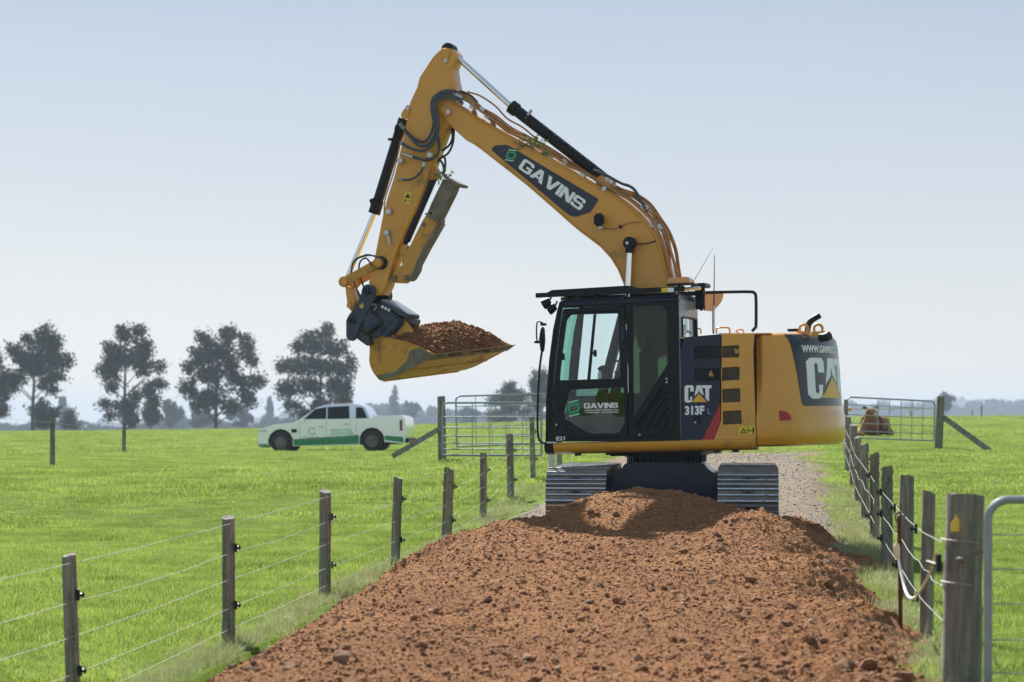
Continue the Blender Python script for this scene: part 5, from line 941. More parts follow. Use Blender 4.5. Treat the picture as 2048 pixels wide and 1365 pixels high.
for ins, w_ in prof:
    r_ = cw_plan(ins, w_=w_)
    # the flank keeps the full width low down and draws in above
    ng = len(r_); vs += [(x, y, w_) for x, y in r_]
fs = [(i * ng + k, i * ng + k + 1, (i + 1) * ng + k + 1, (i + 1) * ng + k) for i in range(len(prof) - 1) for k in range(ng - 1)] + [tuple(range(ng))[::-1], tuple((len(prof) - 1) * ng + k for k in range(ng))] + [tuple(i * ng for i in range(len(prof))), tuple(i * ng + ng - 1 for i in range(len(prof)))[::-1]]
g = G(); g.add(vs, fs); cwt = g.build('counterweight', YELC, EX, 32)
def cw_at(s, w_, off=.004):
    """point on the tail surface: s = metres along the circle from the machine's centre line towards the near side"""
    ins = float(np.interp(w_, [p[1] for p in prof], [p[0] for p in prof])); r_ = np.array(cw_plan(ins)); mid = len(r_) // 2; r_ = r_[:mid + 1][::-1]; d = np.concatenate([[0], np.cumsum(np.linalg.norm(np.diff(r_, axis=0), axis=1))])
    x, y = np.interp(s, d, r_[:, 0]), np.interp(s, d, r_[:, 1]); x2, y2 = np.interp(s + .01, d, r_[:, 0]), np.interp(s + .01, d, r_[:, 1]); t_ = np.array([x2 - x, y2 - y]); t_ /= np.linalg.norm(t_) + 1e-9; nrm = np.array([-t_[1], t_[0]]); 
    if nrm @ np.array([x, y]) < 0: nrm = -nrm
    return (x + nrm[0] * off, y + nrm[1] * off, w_)
def cw_shape(name, polys, mat, off, th=.004, s_mirror=False):
    me = curve_mesh(polys, th, 0); bm = bmesh.new(); bm.from_mesh(me)
    for ax, lo, hi in (((1, 0, 0), -1.4, 1.4), ((0, 1, 0), w_lip, w_top)):
        for c in np.arange(lo, hi, .06 if ax[0] else .05): bmesh.ops.bisect_plane(bm, geom=bm.verts[:] + bm.edges[:] + bm.faces[:], plane_co=(c, c, 0), plane_no=ax)
    bm.to_mesh(me); bm.free(); co = coords(me); out = []
    for x, y, z in co:
        if x >= 0: p = cw_at(x, y, off + z)
        else: p = cw_at(-x, y, off + z); p = (p[0], -p[1], p[2])
        out.append(p)
    setco(me, np.array(out)); return mobj(name, me, mat, cwt, None, 40)
S1 = 1.17; pl = [(S1 - .10, w_lip + .07), (-(S1 - .1), w_lip + .07), (-S1, w_top - .045), (S1, w_top - .045)]
cw_shape('decal_panel', [rnd_poly([(S1 - .12, w_lip + .085), (-(S1 - .12), w_lip + .085), (-(S1 + .0), w_top - .02), (S1 + .0, w_top - .02)], .06, 4)], nmat('decal_slate', (.016, .028, .040), .3, spec=.4, coat=.2), .003)
cx0, cx1, cy0, cy1 = .93, -.25, w_top - .30, w_lip + .17
C, A_, T_, TR = cat(0, 0, 1, 1); mp = lambda l: [(cx0 + (cx1 - cx0) * a, cy0 + (cy1 - cy0) * b_) for a, b_ in l]
cw_shape('lettering', [mp(C), mp(A_), mp(T_)], WHITE, .006); cw_shape('logo_triangle', [mp(TR)], TRI, .009)
me = text_mesh('WWW.GAVINS.CO.NZ', .115, .004); co = coords(me); k_ = 1.0; out = []
for x, y, z in co: 
    s_ = .98 - x * k_; p = cw_at(abs(s_), w_top - .235 + y, .006 + z); out.append((p[0], p[1] if s_ >= 0 else -p[1], p[2]))
setco(me, np.array(out)); mobj('lettering', me, WHITE, cwt)
# flank detail: raised shoulder ridge, red reflector
fl = vplate('reflector', [[(1558, 821), (1572, 823.5), (1580, 829), (1583, 840), (1559, 842)]], -VW + .0 - .006, .012, RED, cwt, .002, rnd=.012)
tube_px('lamp_housing', [(1640, 676, -.95), (1650, 675, -.97), (1659, 672, -1.0)], [.05] * 0 or .052, BLACK, cwt, k=3, n=12)
# lifting eyes, exhaust, caps, rails, antenna
for q in (1607.5, 1636.5):
    c_ = L(q, 658, -.72); g = G(); ring = [(c_.x + -.0 + .05 * math.cos(a), -.72, c_.z + .05 * math.sin(a)) for a in np.linspace(-.6, PI + .6, 14)]; g.tube(ring, .016, 8); g.box((c_.x, -.72, c_.z - .06), (.16, .04, .06)); g.build('lifting_eye', YEL, cwt, 60)
g = G(); g.tube(spline([L(1615, 664, -.3), L(1617, 650, -.3), L(1624, 641, -.3), L(1640, 631, -.3)], 5), .036, 14, caps=False); g.build('exhaust', BLACK, EX, 60)
c_ = L(1588, 661, -.5); g = G(); g.box((c_.x, -.5, c_.z), (.12, .2, .03)); g.build('bonnet_latch', BLACK, EX)
tube_px('deck_rail', [(1434, 668), (1434, 657), (1455, 656), (1459, 659), (1460, 668)], .010, YEL, EX, k=3, v=-.6); tube_px('deck_rail', [(1477, 667), (1472, 661), (1484, 660), (1488, 666)], .009, YEL, EX, k=3, v=-.2)
tube_px('grab_rail', [(1404, 585.5), (1450, 584.5), (1498, 584), (1509, 587), (1512, 598), (1512, 650), (1510, 656), (1504, 663)], .020, BLACK, EX, k=4, v=1.0)
g = G(); c_ = L(1421, 600, 1.0); A = [(-.11, .12), (.17, .10), (.14, -.02), (.02, -.15), (-.1, -.13)]; g.prism([(c_.x + a_, 1.0, c_.z + z_) for a_, z_ in rnd_poly(A, .04)], [(c_.x + a_, 1.05, c_.z + z_) for a_, z_ in rnd_poly(A, .04)]); g.build('mirror', nmat('mirror_reflection', (.55, .42, .30), .4, .2), EX, 40)  # flat tan painted on the mirror in place of its warm reflection
g = G(); g.tube([L(1427, 668, -.9), L(1427, 640, -.9), L(1428, 600, -.9), L(1429, 510, -.9)], [.012, .012, .008, .004], 6); g.build('antenna', BLACK, EX, 60); g = G(); g.tube([L(1427, 664, -.9), L(1427, 612, -.9)], .016, 8); g.build('antenna_base', STL, EX)
g = G(); g.tube([L(1374, 590, -1.0), L(1386, 565, -1.0), L(1426, 497, -1.0)], [.006, .004, .002], 5); g.build('whip_antenna', BLACK, EX)
# clutter behind the cab roof
g = G(); a = L(1402, 572, -.42); g.box((a.x, -.42, a.z), (.17, .3, .05)); b_ = L(1402, 596, -.42); g.box((b_.x - .01, -.42, b_.z), (.1, .12, .28)); g.build('lamp_bracket', BLACK, EX, bevel=.008)
for k in range(6): r = random.Random(k); tube_px('wiring_loom', [(1398 + r.uniform(-3, 8), 575, -.5), (1396 + r.uniform(-3, 14), 590, -.5), (1402 + r.uniform(-6, 8), 605, -.5), (1404 + r.uniform(-4, 6), 622, -.5)], .007, BLACK, EX, n=5)
for q in ((1380, 668), (1392, 664)): tube_px('deck_rail', [(q[0] - 8, 670), (q[0] - 6, q[1] - 4), (q[0] + 8, q[1] - 6), (q[0] + 10, 668)], .009, YEL, EX, k=3, v=-.1)
# ---- boom
VB0, VB1 = -.19, .19
bt = [(880, 222), (881, 210), (889, 203), (899, 202), (922, 212), (954, 235), (977, 248), (1015, 270), (1060, 294), (1106, 320), (1154, 348), (1189, 368), (1222, 385), (1251, 404), (1277, 427), (1296, 449), (1312, 469), (1325, 508), (1335, 547), (1341, 579), (1350, 640), (1352, 700)]
bb = [(1290, 720), (1275, 690), (1258, 610), (1247, 569), (1235, 540), (1221, 517), (1200, 494), (1180, 479), (1160, 464), (1143, 450), (1106, 417), (1052, 370), (1006, 334), (960, 298), (947, 289), (932, 281), (909, 260), (893, 243)]
BP = [(q[0], q[1]) for q in (LP2(bt + bb, VB0))]
boom = vplate('boom', [BP], VB0, VB1 - VB0, YEL, EX, .012, raw=True, sharp=25)
ins_t = [(x, y + 3) for x, y in bt[3:-1]]
tube_px('flange_weld', [(905, 207), (922, 216), (954, 239), (977, 252), (1015, 274), (1060, 298), (1106, 324), (1154, 352), (1189, 372), (1222, 389), (1250, 408), (1275, 431), (1293, 452), (1308, 471), (1321, 509), (1331, 548), (1337, 579)], .013, YEL, boom, k=3, n=6, v=VB0)
tube_px('flange_weld', [(953, 288), (962, 294), (1008, 330), (1054, 366), (1108, 413), (1145, 446), (1162, 460), (1182, 475), (1202, 490), (1224, 514), (1238, 537), (1250, 568)], .011, YEL, boom, k=3, n=6, v=VB0)
vplate('weld_plate', [[(938, 238), (958, 249), (968, 252), (949, 287), (931, 280), (915, 262)]], VB0 - .004, .006, YEL, boom, .002)
dec = vplate('name_decal', [[(982, 300), (990, 291), (1015, 290), (1198, 399), (1181, 425), (1149, 435), (1138, 431)]], VB0 - .004, .005, nmat('decal_navy', (.013, .022, .036), .35), boom, 0, rnd=.03)
block_word(dec, (1035.5, 336.5), (1160, 422.5), VB0 - .006, 24, WHITE); emblem(dec, 1022, 311, 15, .16, VB0 - .006, GRN, GRNL)
g = G(); vcyl(g, 896, 224, .030, VB0 - .05, VB0 - .0); g.build('pin_bolt', STL, boom, 40); vplate('pin_keeper', [[(878, 213), (886, 210), (903, 222), (902, 232), (893, 234), (878, 224)]], VB0 - .025, .02, YEL, boom, .004, rnd=.03)
g = G(); vcyl(g, 1260, 488, .14, VB0 - .02, VB1 + .02, 32); g.build('cylinder_boss', YEL, boom, 40, bevel=.006)
wlmp = G(); c_ = L(1198, 440, VB0 - .12); wlmp.box(c_, (.12, .10, .155)); wlmp.build('work_lamp', BLACK, boom, bevel=.025); g = G(); c2 = L(1203, 456, VB0 - .06); g.box(c2, (.05, .10, .03)); g.build('lamp_bracket', STL, boom)
tube_px('lamp_cable', [(1205, 456, -.22), (1225, 458, -.21), (1240, 454, -.21), (1258, 446, -.2), (1282, 445, -.2)], .006, ORP, boom); g = G(); c_ = L(1241, 454, -.21); g.box(c_, (.03, .03, .04)); g.build('cable_clip', BLACK, boom)
tube_px('grease_hose', [(1270, 487, -.24), (1290, 488, -.22), (1312, 482, -.2)], .007, BLACK, boom)
for vv in (VB0 - .09, VB1 + .09):
    bc = bpy.data.objects.new('boom_cylinder', None); link(bc, EX); a, b_ = L(1260, 487, VB0 - .09), L(1254, 640, VB0 - .09); a.y = b_.y = vv; m_ = a.lerp(b_, .7)
    g = G(); g.tube([a, b_], .036, 18); g.build('rod', CHR, bc, 60); g = G(); g.cyl((a.x, vv - .05, a.z), (a.x, vv + .05, a.z), .078, 26); g.cyl((a.x, vv - .065, a.z), (a.x, vv + .0, a.z), .045, 20); g.bar(a, a + (b_ - a).normalized() * .12, .09, .09); g.build('rod_eye', BLACK, bc, 40, bevel=.006)
    g = G(); g.cyl((a.x - .02, vv - .074, a.z), (a.x - .02, vv - .06, a.z), .02, 10); g.build('bolt', STL, bc, 40); g = G(); g.tube([m_, Vector((b_.x - .45, vv, 1.35))], .065, 18); g.build('barrel', BLACK, bc, 60)
sc_ = bpy.data.objects.new('stick_cylinder', None); link(sc_, EX); a, j, b_ = L(899, 101, 0), L(1022, 213, 0), L(1206, 356, 0)
g = G(); g.tube([a, j], .036, 18); g.build('rod', CHR, sc_, 60); g = G(); g.tube([j, j.lerp(b_, .06), j.lerp(b_, .061), b_], [.088, .088, .072, .072], 20); g.build('barrel', BLACK, sc_, 40)
g = G(); g.cyl((a.x, -.08, a.z), (a.x, .08, a.z), .085, 24); g.build('rod_eye', BLACK, sc_, 40, bevel=.005)
g = G(); c_ = L(1208, 366, -.1); g.cyl((c_.x, -.12, c_.z), (c_.x, .12, c_.z), .10, 24); g.box(c_ + Vector((0, .1, -.08)), (.22, .2, .14)); g.build('cylinder_foot', YEL, boom, 40, bevel=.006); g = G(); vcyl(g, 1208, 378, .03, VB0 - .03, VB0 + .05); g.build('pin_bolt', STL, boom, 40)
g = G()
for dx, dv, rr in ((0, -.06, .014), (2, 0, .014)):
    P_ = [L(1030 + dx, 214, dv - .05), L(1052, 232, dv - .07), L(1100, 272, dv - .07), L(1150, 312, dv - .07), L(1190, 338, dv - .05), L(1215, 356, dv - .05)]; g.tube(spline(P_, 4), rr, 7)
for f_ in np.linspace(.05, .95, 16): r = random.Random(int(f_ * 100)); p = j.lerp(b_, f_); g.box(p + Vector((r.uniform(-.02, .02), -.075, .03 + r.uniform(-.01, .02))), (.06, .04, .05), Matrix.Rotation(.66, 3, 'Y'))
g.build('cylinder_line', BLACK, sc_, 60); g = G(); c_ = L(1058, 228, -.07); g.box(c_, (.03, .05, .12), Matrix.Rotation(.66, 3, 'Y')); g.box(L(1038, 220, -.09), (.05, .03, .02), Matrix.Rotation(.66, 3, 'Y')); g.build('line_clamp', STL, sc_, bevel=.004)
for vv in (-.15, -.10, -.05): tube_px('hose', [(1186, 340, vv), (1215, 352, vv), (1240, 366, vv), (1258, 372, vv), (1272, 384, vv), (1282, 402, vv), (1290, 418, vv)], .017, RUB, boom, n=8)
for vv in (.02, .08): tube_px('hose', [(1190, 336, vv), (1222, 356, vv), (1245, 368, vv), (1265, 376, vv), (1277, 392, vv), (1286, 408, vv), (1295, 424, vv)], .017, RUB, boom, n=8)
for q in ((1212, 355), (1220, 360), (1283, 411), (1290, 412)): c_ = L(q[0], q[1], -.12); g = G(); g.bar(c_, L(q[0] + 6, q[1] + 7, -.12), .045, .05); g.build('hose_fitting', STL, boom, bevel=.005)
# pipes over the boom
line = [(915, 196), (935, 203), (960, 222), (985, 240), (1015, 262), (1045, 278), (1075, 296), (1105, 312), (1140, 333), (1175, 352), (1205, 370), (1235, 388), (1262, 404), (1285, 424), (1305, 446), (1318, 470), (1330, 505), (1340, 545), (1346, 580), (1350, 620)]
for k, (vv, o0, wv) in enumerate([(-.17, 1, .3), (-.14, 5, 1.2), (-.10, 9, 1.), (-.06, 13, 1.6), (-.01, 9, 1.1), (.05, 14, 1.3), (.10, 18, 1.), (.15, 8, 1.4), (.17, 16, .8)]):
    r = random.Random(k); pts = []
    for i, (x, y) in enumerate(line):
        x1, y1 = line[min(i + 1, len(line) - 1)]; x0, y0 = line[max(i - 1, 0)]; dx, dy = x1 - x0, y1 - y0; l = math.hypot(dx, dy); nx, ny = dy / l, -dx / l; off = o0 * (.55 if i < 12 else 1.15) + r.uniform(-2.6, 2.6) * wv - (2 if k % 2 else 0)
        pts.append((x + nx * off, y + ny * off, vv + r.uniform(-.012, .012)))
    tube_px('hydraulic_pipe', pts, .0125 if k % 3 else .016, ORP, boom, k=4, n=8)
for q, an in (((946, 215), .6), ((966, 220), .6), ((976, 235), .6), ((1098, 316), .6), ((1130, 325), .6), ((1166, 351), .6), ((1302, 452), 1.0), ((1310, 449), 1.0), ((1320, 455), 1.0)):
    c_ = L(q[0], q[1], -.13 if an < 1 else -.1); g = G(); g.box(c_, (.075, .09, .055), Matrix.Rotation(an, 3, 'Y')); g.build('pipe_clamp', STL, boom, bevel=.005)
for q in ((948, 222), (985, 240), (965, 240)): g = G(); g.bar(L(q[0], q[1], -.1), L(q[0] + 3, q[1] + 22, -.1), .03, .12); g.build('pipe_bracket', ORP, boom)
tube_px('guard_strap', [(1275, 396, -.1), (1300, 418, -.1), (1310, 428, -.1), (1303, 442, -.1)], .010, ORP, boom, k=2)
tube_px('hydraulic_pipe', [(935, 184, .1), (960, 192, .1), (990, 212, .1), (1015, 238, .1), (1045, 255, .1), (1075, 280, .1)], .011, ORP, boom)
# ---- stick
VS0, VS1 = -.15, .15
sp_ = [(892, 96), (884, 97), (876, 104), (866, 114), (839, 155), (834, 175), (820, 205), (817, 222), (812, 250), (804, 284), (795, 327), (787, 357), (775, 394), (766, 430), (749, 515), (742, 545), (736, 572), (742, 586), (752, 592), (762, 590), (771, 574), (781, 540), (795, 498), (808, 465), (835, 407), (855, 356), (862, 328), (873, 298), (886, 264), (900, 245), (905, 225), (911, 200), (910, 175), (906, 158), (903, 136), (909, 121), (911, 107), (904, 98)]
SPp = LP2(sp_, VS0); stick = vplate('stick', [SPp], VS0, VS1 - VS0, YEL, EX, .010, raw=True, sharp=25)
vplate('side_plate', [[(868, 116), (886, 113), (892, 135), (900, 172), (900, 196), (893, 230), (860, 310), (845, 330), (812, 320), (808, 300), (818, 268), (838, 196), (845, 160)]], VS0 - .004, .006, YEL, stick, .003, rnd=.04); vplate('side_plate', [[(797, 333), (840, 345), (846, 352), (822, 410), (798, 470), (785, 500), (762, 515), (755, 512), (772, 430), (790, 360)]], VS0 - .004, .006, YEL, stick, .003, rnd=.04)
g = G(); vcyl(g, 891, 122, .025, VS0 - .03, VS0); vcyl(g, 815, 216, .026, VS0 - .04, VS0); g.build('pin_bolt', STL, stick, 40); vplate('pin_keeper', [[(886, 97), (897, 97), (900, 104), (894, 125), (887, 126), (886, 108)]], VS0 - .02, .02, YEL, stick, .004, rnd=.03)
vplate('cylinder_lug', [[(815, 208), (821, 214), (818, 228), (812, 238), (804, 238), (801, 230), (804, 224)]], VS0 - .02, .05, YEL, stick, .005, rnd=.03)
vplate('warning_label', [[(811, 384), (822, 385), (818, 408), (806, 407)]], VS0 - .010, .004, LBL, stick, 0); vplate('warning_triangle', [[(816, 387), (820, 396), (810, 396)]], VS0 - .013, .002, BLACK, stick, 0); vplate('warning_figure', [[(810, 399), (813, 399), (811, 405), (808, 405)], [(814, 400), (818, 401), (816, 403)]], VS0 - .013, .002, BLACK, stick, 0)
bk = bpy.data.objects.new('bucket_cylinder', None); link(bk, EX); a, j, b_ = L(807, 238, 0), L(748, 428, 0), L(692, 562, 0)
g = G(); g.tube([a, a.lerp(j, .86), a.lerp(j, .861), j], [.066, .066, .078, .078], 20); g.build('barrel', BLACK, bk, 40); g = G(); g.tube([j, b_], .032, 16); g.build('rod', CHR, bk, 60)
tube_px('feed_line', [(800, 246, -.06), (792, 252, -.06), (790, 262, -.06), (789, 278, -.06), (784, 282, -.06)], .010, BLACK, bk, k=3); tube_px('feed_line', [(801, 282, -.1), (798, 300, -.1), (786, 350, -.1), (771, 395, -.1), (768, 430, -.1), (767, 440, -.1)], .009, ORP, bk)
g = G(); g.box(L(748, 408, -.08), (.08, .05, .14), Matrix.Rotation(-.3, 3, 'Y')); g.box(L(784, 279, -.08), (.1, .05, .03)); g.build('line_block', BLACK, bk, bevel=.006)
for q in ((801, 322), (778, 424), (774, 466)): c_ = L(q[0], q[1], VS0 - .04); g = G(); g.box(c_, (.07, .07, .06)); g.build('valve_block', STL, stick, bevel=.008)
g = G(); g.tube([L(776, 472, VS0 - .05), L(780, 490, VS0 - .05)], [.022, .014], 10); g.build('valve_fitting', STL, stick, 60)
# hoses round the boom tip
HZ = [[(800, 247), (812, 262), (830, 279), (848, 284), (862, 268), (868, 240), (866, 205), (880, 186), (905, 182), (918, 188)], [(802, 250), (818, 272), (840, 292), (860, 286), (872, 258), (870, 222), (869, 200), (885, 192), (908, 194), (922, 204)], [(804, 287), (820, 297), (845, 302), (862, 292), (874, 272), (876, 240), (872, 208), (888, 196), (912, 198), (924, 206)],
      [(806, 308), (825, 314), (848, 320), (868, 316), (878, 298), (874, 262), (864, 225), (866, 198), (884, 186), (904, 188)], [(800, 359), (818, 360), (832, 354), (843, 342), (848, 326), (852, 318)]]
for i, h_ in enumerate(HZ): vv = VS0 - .10 - .025 * (i % 3); tube_px('hose', [(x, y, vv) for x, y in h_], .019 if i < 4 else .014, RUB, stick, n=9)
for h_ in ([(903, 255), (905, 275), (899, 290), (885, 302)], [(908, 256), (906, 285), (897, 306), (880, 318), (874, 326)], [(868, 308), (878, 318), (886, 330), (888, 345)], [(884, 312), (890, 318), (890, 340), (886, 350)]): tube_px('hose', [(x, y, .05) for x, y in h_], .015, RUB, stick, n=8)
for p_, q_ in (((806, 308), (826, 315)), ((800, 248), (808, 258)), ((803, 286), (812, 292)), ((797, 359), (806, 360)), ((846, 334), (850, 325)), ((912, 190), (924, 196)), ((914, 202), (926, 208))): g = G(); g.tube([L(*p_, VS0 - .12), L(*q_, VS0 - .12)], .024, 10); g.build('hose_fitting', STL if p_[0] > 800 else GALV, stick, 60)
g = G(); g.box(L(860, 310, VS0 - .08), (.07, .05, .06), Matrix.Rotation(.5, 3, 'Y')); g.build('hose_clamp', STL, stick, bevel=.008)
tube_px('pipe', [(912, 186, 0), (925, 184, 0), (942, 192, 0), (955, 205, 0)], .014, RUB, stick)
# thumb and its cylinder
tb = bpy.data.objects.new('thumb', None); link(tb, EX)
g = G(); g.tube([L(870, 348, .0), L(812, 482, .0)], .056, 20); g.tube([L(814, 478, 0), L(810, 488, 0)], .036, 12); g.build('thumb_cylinder', NAVY, tb, 40)
vplate('thumb_lug', [[(858, 330), (868, 332), (874, 342), (872, 356), (862, 362), (852, 352)]], -.08, .16, YEL, tb, .006, rnd=.03); vplate('thumb_lug', [[(795, 495), (806, 488), (814, 492), (812, 504), (801, 512)]], -.08, .16, YEL, tb, .006, rnd=.02)
vplate('thumb_arm', [[(886, 358), (910, 371), (905, 385), (876, 443), (852, 432), (862, 408)]], -.11, .2, OLDS, tb, .006, label='bare grey upper arm of the thumb'); vplate('thumb_plate', [[(886, 355), (888, 352), (920, 368), (919, 373), (908, 372)]], -.17, .32, OLDS, tb, .004)
vplate('thumb_blade', [[(851, 432), (874, 442), (872, 450), (850, 492), (831, 529), (829, 540), (817, 557), (805, 566), (783, 565), (780, 556), (790, 541), (804, 530), (802, 512), (812, 500), (820, 492), (838, 455), (845, 441)]], -.11, .2, YELD, tb, .006, label='scuffed yellow lower part of the thumb'); vplate('thumb_collar', [[(849, 429), (852, 426), (878, 438), (877, 445), (872, 446)]], -.13, .24, OLDS, tb, .004)
vplate('wear_edge', [[(876, 444), (879, 447), (851, 496), (833, 530), (831, 541), (820, 559), (815, 557), (828, 539), (830, 528), (848, 492)]], -.125, .23, OLDS, tb, .003)
g = G(); vcyl(g, 787, 557, .042, -.14, .14); vcyl(g, 812, 556, .035, -.135, .13); vcyl(g, 847, 450, .028, -.125, .12); g.build('thumb_pin', OLDS, tb, 40, bevel=.004); g = G(); vcyl(g, 861, 427, .018, -.118, -.09); g.build('bolt_hole', BLACK, tb, 40)
# bucket linkage
lk = bpy.data.objects.new('bucket_linkage', None); link(lk, EX)
for v in (VS0 - .05, VS1 + .01):
    a, b_ = L(687, 564, VS0 - .05), L(756, 526, VS0 - .05); a.y = b_.y = v + .02; g = G(); g.bar(a, b_, .11 if v < 0 else .10, .04); g.cyl((a.x, v - .01, a.z), (a.x, v + .05, a.z), .068, 22); g.cyl((b_.x, v - .01, b_.z), (b_.x, v + .05, b_.z), .068, 22); g.build('link_arm', YELD, lk, 40, bevel=.006)
g = G(); vcyl(g, 687, 564, .045, -.25, .22); vcyl(g, 756, 526, .045, -.25, .22); g.build('link_pin', YEL, lk, 40, bevel=.004); g = G(); vcyl(g, 761, 526, .085, VS0 - .03, VS1 + .03); g.build('pin_collar', BLACK, lk, 40)
vplate('tipping_link', [[(690, 572), (704, 580), (711, 605), (703, 624), (696, 616), (694, 606)]], -.10, .2, YEL, lk, .006, rnd=.01); g = G(); vcyl(g, 698, 611, .035, -.12, .12); g.build('link_pin', YEL, lk, 40)
for k in range(4): r = random.Random(k + 5); tube_px('hose', [(770 - 3 * k, 520, -.2), (742 - 6 * k, 511 - k, -.2), (712 - 2 * k, 520, -.18), (703, 545, -.16), (712, 575, -.14), (722 + 3 * k, 600, -.12), (735, 620, -.1)] if k < 2 else [(745, 532, -.2), (732, 517, -.2), (720, 525, -.18), (718, 548, -.16), (726, 570, -.14), (730, 590, -.12)], .011, RUB, lk)
# tiltrotator
ro = bpy.data.objects.new('tiltrotator', None); link(ro, EX)
arm = [(724, 576), (722, 588), (711, 613), (697, 631), (692, 641), (692, 674), (696, 680), (705, 683), (714, 676), (716, 661), (728, 636), (746, 602), (750, 588), (749, 577), (742, 570), (733, 568)]
for v in (-.23, .18): vplate('side_arm', [LP2(arm, -.23)], v, .05, NAVYD, ro, .006, raw=True, rnd=.02)
g = G(); 
for q in ((731.5, 582), (702.5, 641)): c_ = vcyl(g, q[0], q[1], .048, -.26, .25)
g.build('coupler_pin', NAVY, ro, 40, bevel=.006); g = G()
for q in ((731.5, 582), (702.5, 641)): vcyl(g, q[0], q[1], .026, -.275, -.25, vr=-.23)
vcyl(g, 742, 586, .012, -.245, -.22, vr=-.23); g.build('bolt', BLACK, ro, 40)
vplate('maker_badge', [[(718, 613), (725, 606), (727, 612), (724, 618)], [(721, 612), (724, 610), (724, 614)]], -.234, .004, LBL, ro, 0)
g = G(); c_ = L(762, 592, .16); g.cyl((c_.x, .10, c_.z), (c_.x, .26, c_.z), .125, 26); g.build('tilt_cylinder', BLACK, ro, 40, bevel=.01)
vplate('rotor_frame', [[(738, 620), (742, 616), (760, 604), (768, 612), (808, 640), (800, 652), (786, 668), (768, 676), (736, 676), (728, 668), (732, 640)]], -.16, .34, NAVYD, ro, .02, rnd=.03)
g = G(); c_ = L(748, 651, -.10); d_ = Vector((.55, -.25, -.8)).normalized(); g.tube([c_ - d_ * .14, c_ - d_ * .08, c_ + d_ * .08, c_ + d_ * .10], [.13, .16, .16, .14], 28); g.build('rotor_housing', NAVYD, ro, 40)
g = G(); g.tube([L(775, 668, -.12), L(800, 640, -.12)], .075, 18); g.tube([L(771, 672, -.12), L(776, 667, -.12)], .085, 18); g.build('tilt_cylinder', NAVYD, ro, 40)
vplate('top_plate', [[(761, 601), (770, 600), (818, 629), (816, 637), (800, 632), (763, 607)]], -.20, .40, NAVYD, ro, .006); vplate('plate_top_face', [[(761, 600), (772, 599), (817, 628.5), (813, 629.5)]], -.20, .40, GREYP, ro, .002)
for k in range(3): g = G(); vcyl(g, 765 + 6.3 * k, 614 + 3.2 * k, .02, -.215, -.14); g.build('bolt', STL, ro, 40)
g = G(); c_ = L(827, 646, .05); g.tube([c_ + Vector((-.06, -.03, .03)), c_ + Vector((.04, .0, -.01)), c_ + Vector((.045, .0, -.012)), c_ + Vector((.06, .0, -.02))], [.05, .05, .062, .062], 20); g.build('work_lamp', OLDS, ro, 40)
for k in range(5): r = random.Random(k + 20); tube_px('hose', [(738 + r.uniform(-3, 3), 600, -.15), (735 + r.uniform(-5, 6), 622, -.2), (728 + r.uniform(-4, 5), 645, -.2), (722 + r.uniform(-4, 8), 665, -.12)], .014, RUB, ro)
tube_px('hose', [(742, 610, -.22), (750, 609, -.22), (753, 615, -.22), (747, 622, -.22)], .012, OLDS, ro)
vplate('quick_hitch', [[(714, 672), (722, 664), (738, 672), (741, 688), (733, 692), (722, 684), (714, 678)]], -.2, .36, NAVYD, ro, .01, rnd=.01)
# ---- bucket (own axes: A along its width, B towards the lip, C up)
BK = bpy.data.objects.new('bucket', None); link(BK, EX)
P0 = CAM + ray(869, 712) * 29.35; Aw = Vector((.640, .760, .10)).normalized(); Bw = Vector((.765, -.640, -.0)); Bw = (Bw - Aw * Bw.dot(Aw)).normalized(); Cw = Aw.cross(Bw) * 1; Cw = Cw if Cw.z > 0 else -Cw
WBK = 1.52
def bk_rel(px, py):
    """where a spot lies in the near end plane of the bucket (B, C)"""
    d = ray(px, py); t = (P0 - CAM).dot(Aw) / d.dot(Aw); q = CAM + d * t - P0; return (q.dot(Bw), q.dot(Cw))
MB = M.inverted() @ Matrix(((Aw.x, Bw.x, Cw.x, P0.x), (Aw.y, Bw.y, Cw.y, P0.y), (Aw.z, Bw.z, Cw.z, P0.z), (0, 0, 0, 1))); BK.matrix_local = MB
shell = [bk_rel(*q) for q in ((869, 712), (846, 726), (812, 744), (790, 755), (764, 762), (752, 752), (743, 737), (739, 721), (740, 700), (738, 673))]; shell = [(x, y) for x, y in shell]; print('SHELL', [(round(x, 2), round(y, 2)) for x, y in shell])
sh = [tuple(v) for v in [p.xy for p in spline([Vector((x, y, 0)) for x, y in shell], 4)]]
def off_curve(c, d):
    o_ = []
    for i, p in enumerate(c):
        a, b_ = Vector(c[max(i - 1, 0)]), Vector(c[min(i + 1, len(c) - 1)]); t_ = (b_ - a).normalized(); o_.append((p[0] + t_.y * d, p[1] - t_.x * d))
    return o_
inn = off_curve(sh, .022); cen = Vector((sum(p[0] for p in sh) / len(sh), .15)); 
if (Vector(inn[len(inn) // 2]) - cen).length > (Vector(sh[len(sh) // 2]) - cen).length: inn = off_curve(sh, -.022)
g = G(); A = sh + inn[::-1]; g.prism([(0, x, y) for x, y in A], [(WBK, x, y) for x, y in A]); g.build('shell', YELD, BK, 40)
